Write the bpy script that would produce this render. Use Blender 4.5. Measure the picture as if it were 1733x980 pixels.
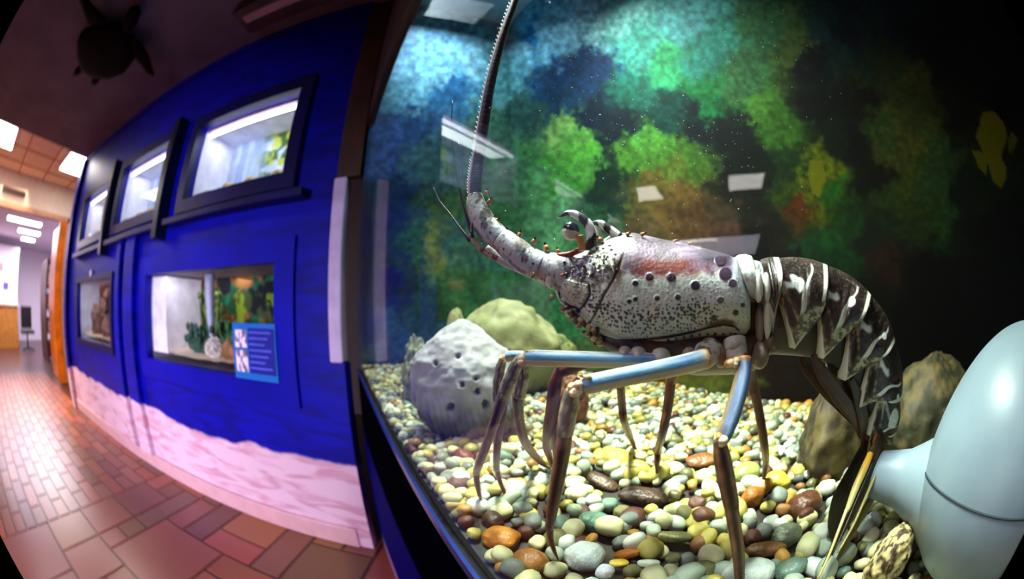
import bpy, bmesh, math, random
import numpy as np
from mathutils import Vector, Matrix, noise as mnoise

sc = bpy.context.scene
COL = sc.collection
for o in list(bpy.data.objects):
    bpy.data.objects.remove(o)

# ------------------------------------------------------------------ camera
CZ = 1.10                      # eye height above the floor
FPX = 620.15                   # fisheye focal length in pixels of a 1733 px wide frame
RF = np.array([[0.99974289, 0.02267507, 0.0], [-0.02264422, 0.99838254, 0.05214933], [0.00118249, -0.05213592, 0.9986393]])
cam_d = bpy.data.cameras.new('camera')
cam = bpy.data.objects.new('camera', cam_d)
COL.objects.link(cam)
def f2b(v): return Vector((v[0], v[2], v[1]))
cx_, cy_, cz_ = f2b(RF[:, 0]), f2b(RF[:, 1]), -f2b(RF[:, 2])
M = Matrix(((cx_[0], cy_[0], cz_[0], 0), (cx_[1], cy_[1], cz_[1], 0), (cx_[2], cy_[2], cz_[2], CZ), (0, 0, 0, 1)))
cam.matrix_world = M
cam_d.type = 'PANO'
cam_d.panorama_type = 'FISHEYE_EQUISOLID'
cam_d.fisheye_lens = FPX * 36 / 1733
cam_d.fisheye_fov = math.radians(203)
cam_d.sensor_width = 36
cam_d.sensor_fit = 'HORIZONTAL'
cam_d.lens = 12.88
cam_d.clip_start = 0.005
cam_d.dof.use_dof = True
cam_d.dof.focus_distance = 0.30
cam_d.dof.aperture_fstop = 4.5
sc.camera = cam

# ------------------------------------------------------------------ world, view, big lights
w = bpy.data.worlds.new('world'); sc.world = w; w.use_nodes = True
w.node_tree.nodes['Background'].inputs[0].default_value = (0.10, 0.09, 0.16, 1)
w.node_tree.nodes['Background'].inputs[1].default_value = 0.10
sc.view_settings.view_transform = 'Standard'
sc.view_settings.look = 'None'
sc.view_settings.gamma = 1
sc.view_settings.exposure = 0.0
sc.view_settings.use_curve_mapping = False
try:
    cy = sc.cycles
    cy.max_bounces = 6; cy.diffuse_bounces = 3; cy.glossy_bounces = 3; cy.transmission_bounces = 2; cy.transparent_max_bounces = 8
    cy.caustics_reflective = False; cy.caustics_refractive = False; cy.sample_clamp_indirect = 6.0
except AttributeError:
    pass

BETA = math.radians(-27.95)
U = np.array([math.sin(BETA), math.cos(BETA), 0.0])     # along the big tank's glass, away from the viewer
N = np.array([math.cos(BETA), -math.sin(BETA), 0.0])    # from the glass into the tank
ZV = np.array([0, 0, 1.0])
GD = 0.083                                              # the viewer's distance from the glass
WALLY = 1.30
def T(a, n, z): return U * a + N * n + ZV * (z + CZ)    # tank coordinates, z from eye height

def area(name, loc, target, sx, sy, power, color, spread=None):
    d = bpy.data.lights.new(name, 'AREA'); d.shape = 'RECTANGLE'; d.size = sx; d.size_y = sy
    d.energy = power; d.color = color
    if spread: d.spread = math.radians(spread)
    o = bpy.data.objects.new(name, d); COL.objects.link(o); o.location = loc
    o.rotation_euler = (Vector(target) - Vector(loc)).to_track_quat('-Z', 'Y').to_euler()
    return o
area('tank_light', T(0.62, 0.40, 1.34), T(0.60, 0.50, 0), 0.30, 0.12, 14, (0.97, 1.0, 0.78), 84)
area('tank_front_fill', T(0.36, 0.115, 0.85), T(0.19, 0.26, 0.0), 0.30, 0.04, 4.0, (0.95, 1.0, 0.95), 44)  # added fill aimed at the lobster's near side
area('tank_rear_light', T(1.12, 0.34, 1.30), T(1.40, 0.36, 0.7), 0.25, 0.3, 6.5, (0.72, 0.88, 1.0))
area('hall_light', (-1.0, -0.45, CZ + 1.55), (-1.2, -0.25, 0), 0.7, 0.4, 11, (0.92, 0.72, 1.0), 110)
area('wall_fill_light', (-1.2, -3.3, CZ - 0.1), (-2.3, 1.3, 0.35), 1.0, 0.9, 42, (0.95, 0.84, 1.0), 58)  # added unseen fill that brightens the lower blue wall; no window here
area('lobby_light', (-5.6, 0.2, CZ + 1.5), (-5.4, 0.3, 0), 1.2, 1.6, 100, (1.0, 0.80, 0.58), 90)
area('far_room_light', (-10.5, 0.8, CZ + 1.5), (-10.3, 0.8, 0), 3.5, 2.5, 300, (0.92, 0.82, 1.0))

# ------------------------------------------------------------------ helpers
def L(c):                                       # 0-255 sRGB to linear
    c = np.asarray(c, float) / 255.0
    return np.where(c <= 0.04045, c / 12.92, ((c + 0.055) / 1.055) ** 2.4)
def L4(c): r = L(c); return (float(r[0]), float(r[1]), float(r[2]), 1.0)

def ray(x, y):
    dx = x - 866.5; dy = 490 - y
    r = math.hypot(dx, dy) + 1e-9
    th = 2 * math.asin(min(1, r / 2 / FPX))
    v = RF @ np.array([math.sin(th) * dx / r, math.sin(th) * dy / r, math.cos(th)])
    return np.array([v[0], v[2], v[1]])
EYE = np.array([0, 0, CZ])
def on_plane(x, y, n, d):                       # the point of plane n.(p-eye)=d seen at x, y
    v = ray(x, y); return EYE + v * (d / v.dot(n))
AZ0 = math.radians(22)
LM = np.array([math.sin(AZ0), math.cos(AZ0), 0.0])      # the lobster's sagittal plane
def PL(x, y, t=0.0): return on_plane(x, y, LM, 0.272 + t)
GRZ = -0.205                                            # gravel top, from eye height
def PG(x, y, h=0.0): return on_plane(x, y, np.array([0, 0, 1.0]), GRZ + h)
def depth_of(p): return float((p - EYE).dot(LM) - 0.272)
def to_px(P):                                   # world points -> pixels, vectorised
    d = P - EYE
    d = d / np.linalg.norm(d, axis=1, keepdims=True)
    v = np.stack([d[:, 0], d[:, 2], d[:, 1]], 1) @ RF
    th = np.arccos(np.clip(v[:, 2], -1, 1)); s = np.hypot(v[:, 0], v[:, 1]) + 1e-9
    r = 2 * FPX * np.sin(th / 2)
    return np.stack([866.5 + r * v[:, 0] / s, 490 - r * v[:, 1] / s], 1)

def hash3(ix, iy, iz, seed):
    h = (ix * 374761393 + iy * 668265263 + iz * 2147483647 + seed * 974634777) & 0xffffffff
    h = ((h ^ (h >> 13)) * 1274126177) & 0xffffffff
    return ((h ^ (h >> 16)) & 0xffff) / 65535.0
def vnoise(P, seed=0):                          # value noise, P (n,2|3)
    P = np.asarray(P, float)
    if P.shape[1] == 2: P = np.c_[P, np.zeros(len(P))]
    I = np.floor(P).astype(np.int64); F = P - I; F = F * F * (3 - 2 * F)
    r = 0
    for a in (0, 1):
        for b in (0, 1):
            for c in (0, 1):
                wgt = (F[:, 0] if a else 1 - F[:, 0]) * (F[:, 1] if b else 1 - F[:, 1]) * (F[:, 2] if c else 1 - F[:, 2])
                r = r + wgt * hash3(I[:, 0] + a, I[:, 1] + b, I[:, 2] + c, seed)
    return r
def fbm(P, oct=4, seed=0):
    P = np.asarray(P, float); s = 0; a = 0.5; t = 0
    for k in range(oct):
        s = s + a * vnoise(P * 2 ** k, seed + k * 7); t += a; a *= 0.55
    return s / t
def sstep(a, b, x): t = np.clip((x - a) / (b - a), 0, 1); return t * t * (3 - 2 * t)

def nodes(name):
    m = bpy.data.materials.new(name); m.use_nodes = True
    nt = m.node_tree; return m, nt, nt.nodes['Principled BSDF']
def mat(name, c, rough=0.5, metal=0.0, spec=0.5, var=0.12, scale=12.0, bump=0.1, bscale=40.0, coat=0.0, emit=None, estr=0.0, c2=None):
    m, nt, b = nodes(name)
    b.inputs['Roughness'].default_value = rough; b.inputs['Metallic'].default_value = metal; b.inputs['Specular IOR Level'].default_value = spec
    if coat: b.inputs['Coat Weight'].default_value = coat; b.inputs['Coat Roughness'].default_value = 0.12
    tc = nt.nodes.new('ShaderNodeTexCoord')
    n1 = nt.nodes.new('ShaderNodeTexNoise'); n1.inputs['Scale'].default_value = scale; n1.inputs['Detail'].default_value = 5
    nt.links.new(tc.outputs['Object'], n1.inputs['Vector'])
    rp = nt.nodes.new('ShaderNodeValToRGB')
    a = np.array(L4(c)); d = np.array(L4(c2)) if c2 else None
    rp.color_ramp.elements[0].position = 0.35; rp.color_ramp.elements[1].position = 0.65
    rp.color_ramp.elements[0].color = tuple(a * (1 - var))[:3] + (1,)
    rp.color_ramp.elements[1].color = (tuple(d)[:3] + (1,)) if c2 else tuple(np.minimum(1, a * (1 + var)))[:3] + (1,)
    nt.links.new(n1.outputs['Fac'], rp.inputs['Fac']); nt.links.new(rp.outputs['Color'], b.inputs['Base Color'])
    if bump:
        n2 = nt.nodes.new('ShaderNodeTexNoise'); n2.inputs['Scale'].default_value = bscale; n2.inputs['Detail'].default_value = 4
        nt.links.new(tc.outputs['Object'], n2.inputs['Vector'])
        bp = nt.nodes.new('ShaderNodeBump'); bp.inputs['Strength'].default_value = bump; bp.inputs['Distance'].default_value = 0.01
        nt.links.new(n2.outputs['Fac'], bp.inputs['Height']); nt.links.new(bp.outputs['Normal'], b.inputs['Normal'])
    if emit is not None:
        b.inputs['Emission Color'].default_value = L4(emit); b.inputs['Emission Strength'].default_value = estr
    return m
def vmat(name, rough=0.4, bump=0.1, bscale=300.0, coat=0.0, spec=0.5):
    m, nt, b = nodes(name)
    b.inputs['Roughness'].default_value = rough
    b.inputs['Specular IOR Level'].default_value = spec
    if coat: b.inputs['Coat Weight'].default_value = coat; b.inputs['Coat Roughness'].default_value = 0.15
    a = nt.nodes.new('ShaderNodeAttribute'); a.attribute_name = 'Col'
    nt.links.new(a.outputs['Color'], b.inputs['Base Color'])
    tc = nt.nodes.new('ShaderNodeTexCoord')
    n2 = nt.nodes.new('ShaderNodeTexNoise'); n2.inputs['Scale'].default_value = bscale; n2.inputs['Detail'].default_value = 3
    nt.links.new(tc.outputs['Object'], n2.inputs['Vector'])
    bp = nt.nodes.new('ShaderNodeBump'); bp.inputs['Strength'].default_value = bump; bp.inputs['Distance'].default_value = 0.002
    nt.links.new(n2.outputs['Fac'], bp.inputs['Height']); nt.links.new(bp.outputs['Normal'], b.inputs['Normal'])
    return m

class MB:
    """collects geometry for ONE mesh object"""
    def __init__(s): s.v = []; s.f = []; s.c = []; s.n = 0
    def raw(s, v, f, c=(0.5, 0.5, 0.5)):
        v = np.asarray(v, float).reshape(-1, 3); c = np.asarray(c, float)
        if c.ndim == 1: c = np.tile(c, (len(v), 1))
        s.v.append(v); s.c.append(c); s.f += [tuple(int(i) + s.n for i in q) for q in f]; s.n += len(v)
    def grid(s, P, C=(0.5, 0.5, 0.5), wrap=False, cap=False):
        nu, nv = P.shape[:2]
        i, j = np.meshgrid(np.arange(nu - 1), np.arange(nv if wrap else nv - 1), indexing='ij')
        j2 = (j + 1) % nv
        q = np.stack([i * nv + j, i * nv + j2, (i + 1) * nv + j2, (i + 1) * nv + j], -1).reshape(-1, 4).tolist()
        C = np.asarray(C, float)
        if C.ndim == 3: C = C.reshape(-1, 3)
        if wrap and cap:
            q.append(list(range(nv))[::-1]); q.append([(nu - 1) * nv + k for k in range(nv)])
        s.raw(P.reshape(-1, 3), q, C)
    def box(s, lo, hi, c=(0.5, 0.5, 0.5), fr=None):
        v = []
        for z in (lo[2], hi[2]):
            for x, y in ((lo[0], lo[1]), (hi[0], lo[1]), (hi[0], hi[1]), (lo[0], hi[1])):
                v.append((x, y, z) if fr is None else fr(x, y, z))
        s.raw(v, [(3, 2, 1, 0), (4, 5, 6, 7), (0, 1, 5, 4), (1, 2, 6, 5), (2, 3, 7, 6), (3, 0, 4, 7)], c)
    def ball(s, c, r, col=(0.5, 0.5, 0.5), n=8, m=12, ax=None):
        c = np.asarray(c, float)
        r = np.array([r, r, r]) if np.isscalar(r) else np.asarray(r)
        th = np.linspace(0.02, math.pi - 0.02, n)[:, None]; ph = np.linspace(0, 2 * math.pi, m, endpoint=False)[None]
        D = np.stack([np.sin(th) * np.cos(ph), np.sin(th) * np.sin(ph), np.cos(th) + 0 * ph], -1) * r
        if ax is not None: D = D @ np.asarray(ax)
        s.grid(c + D, col, wrap=True, cap=True)
    def tube(s, pts, rad, col=(0.5, 0.5, 0.5), m=12, flat=1.0, sub=4, colf=None, up=None):
        """a smooth tube through pts; rad (n,) ; colf(s, phi) -> colours"""
        pts = np.asarray(pts, float); rad = np.asarray(rad, float)
        n = len(pts); t = np.arange(n); tt = np.linspace(0, n - 1, (n - 1) * sub + 1)
        if n > 2:
            P = np.zeros((len(tt), 3))
            E = np.vstack([2 * pts[0] - pts[1], pts, 2 * pts[-1] - pts[-2]])
            for k, x in enumerate(tt):
                i = min(int(x), n - 2); f = x - i
                p0, p1, p2, p3 = E[i], E[i + 1], E[i + 2], E[i + 3]
                P[k] = 0.5 * (2 * p1 + (p2 - p0) * f + (2 * p0 - 5 * p1 + 4 * p2 - p3) * f * f + (3 * p1 - p0 - 3 * p2 + p3) * f ** 3)
        else: P = pts[0] + (pts[1] - pts[0]) * tt[:, None]
        Rr = np.interp(tt, t, rad)
        G = np.gradient(P, axis=0); G /= np.linalg.norm(G, axis=1, keepdims=True) + 1e-12
        upv = LM if up is None else np.asarray(up, float)
        A = np.cross(G, upv); A /= np.linalg.norm(A, axis=1, keepdims=True) + 1e-9
        B = np.cross(G, A)
        ph = np.linspace(0, 2 * math.pi, m, endpoint=False)
        X = P[:, None] + Rr[:, None, None] * (A[:, None] * np.cos(ph)[None, :, None] + B[:, None] * np.sin(ph)[None, :, None] * flat)
        if colf is not None:
            S, Ph = np.meshgrid(np.linspace(0, 1, len(tt)), ph, indexing='ij')
            s.grid(X, colf(S.ravel(), Ph.ravel()), wrap=True, cap=True)
        else: s.grid(X, col, wrap=True, cap=True)
    def cone(s, a, b, r0, r1=0.0, col=(0.5, 0.5, 0.5), m=8):
        a, b = np.asarray(a, float), np.asarray(b, float)
        g = b - a; g = g / (np.linalg.norm(g) + 1e-12); k = np.cross(g, [0.3, 0.5, 0.8]); k /= np.linalg.norm(k); l = np.cross(g, k)
        ph = np.linspace(0, 2 * math.pi, m, endpoint=False)
        R_ = k * np.cos(ph)[:, None] + l * np.sin(ph)[:, None]
        s.grid(np.stack([a + R_ * r0, b + R_ * max(r1, 1e-5)]), col, wrap=True, cap=True)
    def build(s, name, m, parent=None, smooth=True, loc=None, flatn=False):
        V_ = np.vstack(s.v); C_ = np.vstack(s.c)
        off = np.zeros(3) if loc is None else np.asarray(loc, float)
        me = bpy.data.meshes.new(name); me.from_pydata((V_ - off).tolist(), [], s.f)
        at = me.color_attributes.new('Col', 'FLOAT_COLOR', 'POINT')
        at.data.foreach_set('color', np.c_[C_, np.ones(len(C_))].astype(np.float32).ravel())
        if smooth: me.polygons.foreach_set('use_smooth', [True] * len(me.polygons))
        me.materials.append(m)
        o = bpy.data.objects.new(name, me); COL.objects.link(o)
        if parent is not None:
            o.parent = parent
            o.location = Vector(off) - parent.location if loc is not None else -parent.location
        else: o.location = off
        return o
def tag(o, label, cat, group=None, kind=None):
    if label: o['label'] = label
    if cat: o['category'] = cat
    if group: o['group'] = group
    if kind: o['kind'] = kind
    return o
def struct(o): o['kind'] = 'structure'; return o
def empty(name, loc, label, cat, group=None):
    o = bpy.data.objects.new(name, None); COL.objects.link(o); o.location = Vector(loc); o.empty_display_size = 0.05
    return tag(o, label, cat, group)
def wbox(name, lo, hi, m, parent=None, bev=0.0, fr=None, loc=None):
    b = MB(); b.box(lo, hi, fr=fr); o = b.build(name, m, parent, smooth=False, loc=loc)
    if bev:
        md = o.modifiers.new('bevel', 'BEVEL'); md.width = bev; md.segments = 2
    return o
def prism(outline, z0, z1):                      # outline [(x,y)] -> verts, faces
    n = len(outline); v = [(x, y, z0) for x, y in outline] + [(x, y, z1) for x, y in outline]
    f = [list(range(n))[::-1], list(range(n, 2 * n))] + [(k, (k + 1) % n, n + (k + 1) % n, n + k) for k in range(n)]
    return v, f

# ------------------------------------------------------------------ materials
M_blue = mat('blue_wall_paint', (1, 4, 160), 0.45, spec=0.2, var=0.25, scale=2.2, bump=0.12, bscale=9)
M_bluedark = mat('navy_paint', (8, 6, 74), 0.40, spec=0.35, var=0.25, scale=3, bump=0.1, bscale=12)
M_navy = mat('black_blue_frame', (10, 12, 40), 0.35, var=0.2, scale=4, bump=0.05)
M_white = mat('white_trim', (222, 205, 240), 0.4, var=0.06, bump=0.03)
M_cream = mat('cream_wall', (245, 225, 205), 0.7, var=0.04, bump=0.05)
M_lilac = mat('lilac_white_wall', (235, 225, 245), 0.7, var=0.04, bump=0.03)
M_ceil = mat('dark_ceiling', (88, 78, 104), 0.75, var=0.2, scale=3, bump=0.2, bscale=25)
M_ceil2 = mat('cream_ceiling_tile', (252, 232, 210), 0.8, var=0.05, bump=0.15, bscale=60)
M_orange = mat('orange_wood', (215, 110, 10), 0.35, var=0.25, scale=6, bump=0.06)
M_dkwood = mat('dark_wood', (60, 30, 22), 0.5, var=0.4, scale=8, bump=0.2, bscale=30)
M_brown = mat('brown_wood', (150, 95, 30), 0.5, var=0.25, scale=10, bump=0.1)
M_black = mat('black_plastic', (14, 12, 18), 0.4, var=0.2, bump=0.02)
M_grout = mat('dark_grout', (52, 26, 24), 0.8, var=0.2, bump=0.2)
M_tube = mat('lit_tube', (255, 255, 255), 0.4, var=0, bump=0, emit=(240, 236, 255), estr=7.0)
M_panel = mat('lit_ceiling_panel', (255, 255, 255), 0.4, var=0, bump=0, emit=(255, 246, 238), estr=26.0)
M_vert = vmat('painted_surface', 0.55, 0.05, 60)
M_mural = vmat('painted_backdrop', 0.8, 0.02, 60, spec=0.15)

def sand_wall():
    m, nt, b = nodes('blue_over_sand_paint')
    b.inputs['Roughness'].default_value = 0.45; b.inputs['Specular IOR Level'].default_value = 0.22
    tc = nt.nodes.new('ShaderNodeTexCoord'); sp = nt.nodes.new('ShaderNodeSeparateXYZ')
    nt.links.new(tc.outputs['Object'], sp.inputs[0])
    nz = nt.nodes.new('ShaderNodeTexNoise'); nz.inputs['Scale'].default_value = 2.6; nz.inputs['Detail'].default_value = 5
    mp = nt.nodes.new('ShaderNodeMapping'); mp.inputs['Scale'].default_value = (1, 1, 0.4)
    nt.links.new(tc.outputs['Object'], mp.inputs[0]); nt.links.new(mp.outputs[0], nz.inputs['Vector'])
    ma = nt.nodes.new('ShaderNodeMath'); ma.operation = 'MULTIPLY_ADD'; ma.inputs[1].default_value = 0.16
    nt.links.new(nz.outputs['Fac'], ma.inputs[0]); nt.links.new(sp.outputs['Z'], ma.inputs[2])
    gt = nt.nodes.new('ShaderNodeMapRange'); gt.inputs['From Min'].default_value = CZ - 0.655 + 0.08; gt.inputs['From Max'].default_value = CZ - 0.64 + 0.08
    nt.links.new(ma.outputs[0], gt.inputs['Value'])
    # sand colours
    ns = nt.nodes.new('ShaderNodeTexNoise'); ns.inputs['Scale'].default_value = 3.2; ns.inputs['Detail'].default_value = 3; ns.inputs['Distortion'].default_value = 1.2
    mp2 = nt.nodes.new('ShaderNodeMapping'); mp2.inputs['Scale'].default_value = (1, 1, 4.5)
    nt.links.new(tc.outputs['Object'], mp2.inputs[0]); nt.links.new(mp2.outputs[0], ns.inputs['Vector'])
    r1 = nt.nodes.new('ShaderNodeValToRGB'); r1.color_ramp.elements[0].position = 0.36; r1.color_ramp.elements[1].position = 0.52
    r1.color_ramp.elements[0].color = L4((196, 146, 172)); r1.color_ramp.elements[1].color = L4((216, 182, 208))
    nt.links.new(ns.outputs['Fac'], r1.inputs['Fac'])
    r2 = nt.nodes.new('ShaderNodeValToRGB'); r2.color_ramp.elements[0].position = 0.4; r2.color_ramp.elements[1].position = 0.62
    r2.color_ramp.elements[0].color = L4((0, 2, 128)); r2.color_ramp.elements[1].color = L4((1, 5, 168))
    nt.links.new(ns.outputs['Fac'], r2.inputs['Fac'])
    mx = nt.nodes.new('ShaderNodeMix'); mx.data_type = 'RGBA'
    nt.links.new(gt.outputs[0], mx.inputs['Factor']); nt.links.new(r1.outputs['Color'], mx.inputs['A']); nt.links.new(r2.outputs['Color'], mx.inputs['B'])
    nt.links.new(mx.outputs['Result'], b.inputs['Base Color'])
    bp = nt.nodes.new('ShaderNodeBump'); bp.inputs['Strength'].default_value = 0.06; bp.inputs['Distance'].default_value = 0.02
    nt.links.new(ns.outputs['Fac'], bp.inputs['Height']); nt.links.new(bp.outputs['Normal'], b.inputs['Normal'])
    return m
M_wall = sand_wall()

def glass_mat(name, tint=(0.97, 1, 0.99), ior=1.45):
    m = bpy.data.materials.new(name); m.use_nodes = True; nt = m.node_tree; nt.nodes.clear()
    out = nt.nodes.new('ShaderNodeOutputMaterial'); mix = nt.nodes.new('ShaderNodeMixShader')
    tr = nt.nodes.new('ShaderNodeBsdfTransparent'); tr.inputs[0].default_value = (*tint, 1)
    gl = nt.nodes.new('ShaderNodeBsdfGlossy'); gl.inputs['Roughness'].default_value = 0.015
    fr = nt.nodes.new('ShaderNodeFresnel'); fr.inputs['IOR'].default_value = ior
    ge = nt.nodes.new('ShaderNodeNewGeometry')
    inv = nt.nodes.new('ShaderNodeMath'); inv.operation = 'SUBTRACT'; inv.inputs[0].default_value = 1
    nt.links.new(ge.outputs['Backfacing'], inv.inputs[1])
    mu = nt.nodes.new('ShaderNodeMath'); mu.operation = 'MULTIPLY'
    nt.links.new(fr.outputs[0], mu.inputs[0]); nt.links.new(inv.outputs[0], mu.inputs[1])
    nt.links.new(mu.outputs[0], mix.inputs[0]); nt.links.new(tr.outputs[0], mix.inputs[1]); nt.links.new(gl.outputs[0], mix.inputs[2])
    nt.links.new(mix.outputs[0], out.inputs[0])
    return m
M_glass = glass_mat('tank_glass', ior=1.31)

# ------------------------------------------------------------------ hall: floor, ceiling, walls
XE = -4.78                                       # far end of the blue wall
b = MB()
b.box((-14.5, -3.4, -0.10), (2.4, 3.6, -0.006))
gx = -1.14; gy = 0.89; gu = 0.17
rng = random.Random(5)
occ = {}
def tilecol(x, y):
    k = 0.86 + 0.28 * rng.random(); base = np.array([124, 68, 50]) * k + np.array([rng.uniform(-10, 14), rng.uniform(-6, 8), rng.uniform(-8, 10)])
    return L(np.clip(base, 0, 255))
def tile(x0, y0, x1, y1, g=0.006):
    c = tilecol(x0, y0)
    bv = 0.004
    lo = (x0 + g, y0 + g); hi = (x1 - g, y1 - g)
    v = [(lo[0], lo[1], -0.006), (hi[0], lo[1], -0.006), (hi[0], hi[1], -0.006), (lo[0], hi[1], -0.006),
         (lo[0] + bv, lo[1] + bv, 0), (hi[0] - bv, lo[1] + bv, 0), (hi[0] - bv, hi[1] - bv, 0), (lo[0] + bv, hi[1] - bv, 0)]
    b.raw(v, [(4, 5, 6, 7), (0, 1, 5, 4), (1, 2, 6, 5), (2, 3, 7, 6), (3, 0, 4, 7)], c)
def place(i, j, a, c):
    if any((i + p, j + q) in occ for p in range(a) for q in range(c)): return False
    for p in range(a):
        for q in range(c): occ[(i + p, j + q)] = 1
    tile(gx + i * gu, gy + j * gu, gx + (i + a) * gu, gy + (j + c) * gu); return True
IMIN = -7
for (i, j, a, c) in [(-4, -3, 3, 3), (-2, 0, 2, 1), (-2, 1, 2, 2), (0, 0, 1, 3), (-3, 0, 1, 3), (-5, -5, 2, 3), (-7, -5, 2, 2), (-7, -8, 3, 3), (-5, -1, 1, 3), (-7, -3, 2, 2), (-4, 0, 1, 2)]: place(i, j, a, c)
for j in range(-13, 3):
    for i in range(IMIN, 7):
        if (i, j) in occ: continue
        opts = [(3, 3), (2, 2), (2, 2), (3, 2), (2, 3), (1, 2), (2, 1), (1, 1)]
        rng.shuffle(opts)
        for a, c in opts + [(1, 1)]:
            if j + c <= 3 and i + a <= 7 and place(i, j, a, c): break
xe = gx + IMIN * gu
row = 0; y = WALLY + 0.02
while y > -1.6:                                   # running bond of small bricks further away
    x = xe; hh = 0.115
    first = True
    while x > -7.6:
        ln = 0.12 + (0.12 if (first and row % 2) else 0.24)
        if first and row % 2 == 0: ln = 0.36
        tile(x - ln, y - hh, x, y); x -= ln; first = False
    y -= hh; row += 1
M_floor = vmat('terracotta_tile', 0.30, 0.25, 30)
for ar in b.c[:1]: ar[:] = L((60, 30, 27))
o = b.build('floor', M_floor, smooth=False); struct(o)
# bricks in the far room are pattern of the same floor
CT = CZ + 1.64
struct(wbox('ceiling', (-4.66, -3.4, CT), (2.4, 3.6, CT + 0.08), M_ceil))
struct(wbox('ceiling', (-6.35, -3.4, CT + 0.03), (-4.66, 3.6, CT + 0.11), M_ceil2))
struct(wbox('ceiling', (-14.5, -3.4, CT), (-6.35, 3.6, CT + 0.08), M_lilac))
b = MB()
for x in (-5.25, -5.85): b.box((x - 0.012, -3.3, CT + 0.018), (x + 0.012, 3.4, CT + 0.032))
for y in (-1.6, -1.0, -0.4, 0.2, 0.8, 1.4): b.box((-6.3, y - 0.012, CT + 0.018), (-4.67, y + 0.012, CT + 0.032))
struct(b.build('trim_1', mat('ceiling_grid', (190, 140, 100), 0.5), smooth=False))

# blue wall with openings: x ranges and z ranges (z from eye height)
WX = [XE, -0.70]
holes = [(-4.17, -3.32, 0.62, 1.05), (-2.98, -2.17, 0.61, 1.07), (-1.80, -0.99, 0.60, 1.06), (-4.17, -2.98, -0.30, 0.22), (-2.23, -1.0, -0.30, 0.205)]
xs = sorted({WX[0], WX[1], *[h[0] for h in holes], *[h[1] for h in holes]}); zs = sorted({-CZ, 1.64, *[h[2] for h in holes], *[h[3] for h in holes]})
b = MB()
for i in range(len(xs) - 1):
    for j in range(len(zs) - 1):
        xm, zm = (xs[i] + xs[i + 1]) / 2, (zs[j] + zs[j + 1]) / 2
        if any(h[0] < xm < h[1] and h[2] < zm < h[3] for h in holes): continue
        b.box((xs[i], WALLY, zs[j] + CZ), (xs[i + 1], WALLY + 0.04, zs[j + 1] + CZ))
struct(b.build('wall_back', M_wall, smooth=False))
struct(wbox('trim_2', (XE, WALLY - 0.025, CZ + 1.27 + 0.34), (-0.72, WALLY, CZ + 1.64), M_blue, bev=0.005))
struct(wbox('trim_3', (XE, WALLY - 0.02, 0.0), (-0.72, WALLY, 0.11), mat('sand_baseboard', (205, 160, 172), 0.5, var=0.06), bev=0.006))
# pair of upright ribs
for k, (x0, x1) in enumerate(((-2.79, -2.70), (-2.60, -2.42))):
    struct(wbox('trim_%d' % (4 + k), (x0, WALLY - 0.05, 0.11), (x1, WALLY, CZ + 0.50), M_wall, bev=0.008))
struct(wbox('trim_6', (XE - 0.02, WALLY - 0.06, 0), (XE + 0.10, WALLY, CZ + 1.62), M_wall, bev=0.006))

# ------------------------------------------------------------------ picture-rail frames round the small tanks
def frame(parent, x0, x1, z0, z1, wd, dp, m, name='frame'):
    b = MB(); Y0, Y1 = WALLY - dp, WALLY - 0.001
    for (a, c, e, g) in ((x0 - wd, x1 + wd, z1, z1 + wd), (x0 - wd, x1 + wd, z0 - wd, z0), (x0 - wd, x0, z0, z1), (x1, x1 + wd, z0, z1)):
        b.box((a, Y0, e + CZ), (c, Y1, g + CZ))
    return b.build(name, m, parent, smooth=False)
def paint_panel(mb, P00, P10, P01, nu, nv, fn):   # a painted rectangle; fn(u, v)->rgb255
    P00, P10, P01 = map(np.asarray, (P00, P10, P01))
    u, v = np.meshgrid(np.linspace(0, 1, nu), np.linspace(0, 1, nv), indexing='ij')
    P = P00 + u[..., None] * (P10 - P00) + v[..., None] * (P01 - P00)
    C = L(np.clip(fn(u.ravel(), v.ravel()), 0, 255)); mb.grid(P, C)
def leafy(parent, name, base, h, wd, col, n, seed, m=M_vert):
    r = random.Random(seed); b = MB()
    for k in range(n):
        a = r.uniform(-1, 1); top = np.array([base[0] + a * wd, base[1] + r.uniform(-.3, .3) * wd, base[2] + h * r.uniform(0.45, 1)])
        bs = np.array([base[0] + a * wd * 0.3, base[1], base[2]])
        c = L(np.array(col) * r.uniform(0.6, 1.25))
        mid = (bs + top) / 2 + np.array([r.uniform(-.3, .3) * wd, 0, 0])
        b.tube([bs, mid, top], [0.004, 0.012, 0.003], c, m=6, up=(0, 1, 0), sub=3)
        b.ball(top, (0.02, 0.012, 0.025), c, 5, 7); b.ball(mid, (0.016, 0.01, 0.02), c, 5, 7)
    return b.build(name, m, parent)
def rock_mesh(mb, c, r, seed, col, col2=None, amp=0.35, fs=2.2, n=40, m=56, squash=1.0, flatb=True, fine=0.0):
    th = np.linspace(0.01, math.pi - 0.01, n)[:, None]; ph = np.linspace(0, 2 * math.pi, m, endpoint=False)[None]
    D = np.stack([np.sin(th) * np.cos(ph), np.sin(th) * np.sin(ph), np.cos(th) + 0 * ph], -1).reshape(-1, 3)
    k = 1 + amp * (fbm(D * fs + seed * 3.1 + 20, 4, seed) - 0.5) * 2
    if fine: k += fine * (fbm(D * fs * 6 + seed + 50, 3, seed + 3) - 0.5)
    r = np.array([r, r, r]) if np.isscalar(r) else np.asarray(r)
    P = np.asarray(c) + D * k[:, None] * r
    nn = fbm(D * fs * 3 + 40 + seed, 4, seed + 9)
    c1 = L(col); c2 = L(col2 if col2 is not None else np.array(col) * 0.55)
    t = sstep(0.38, 0.62, nn)[:, None]
    C = c2 * (1 - t) + c1 * t
    mb.grid(P.reshape(n, m, 3), C, wrap=True, cap=True)

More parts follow.
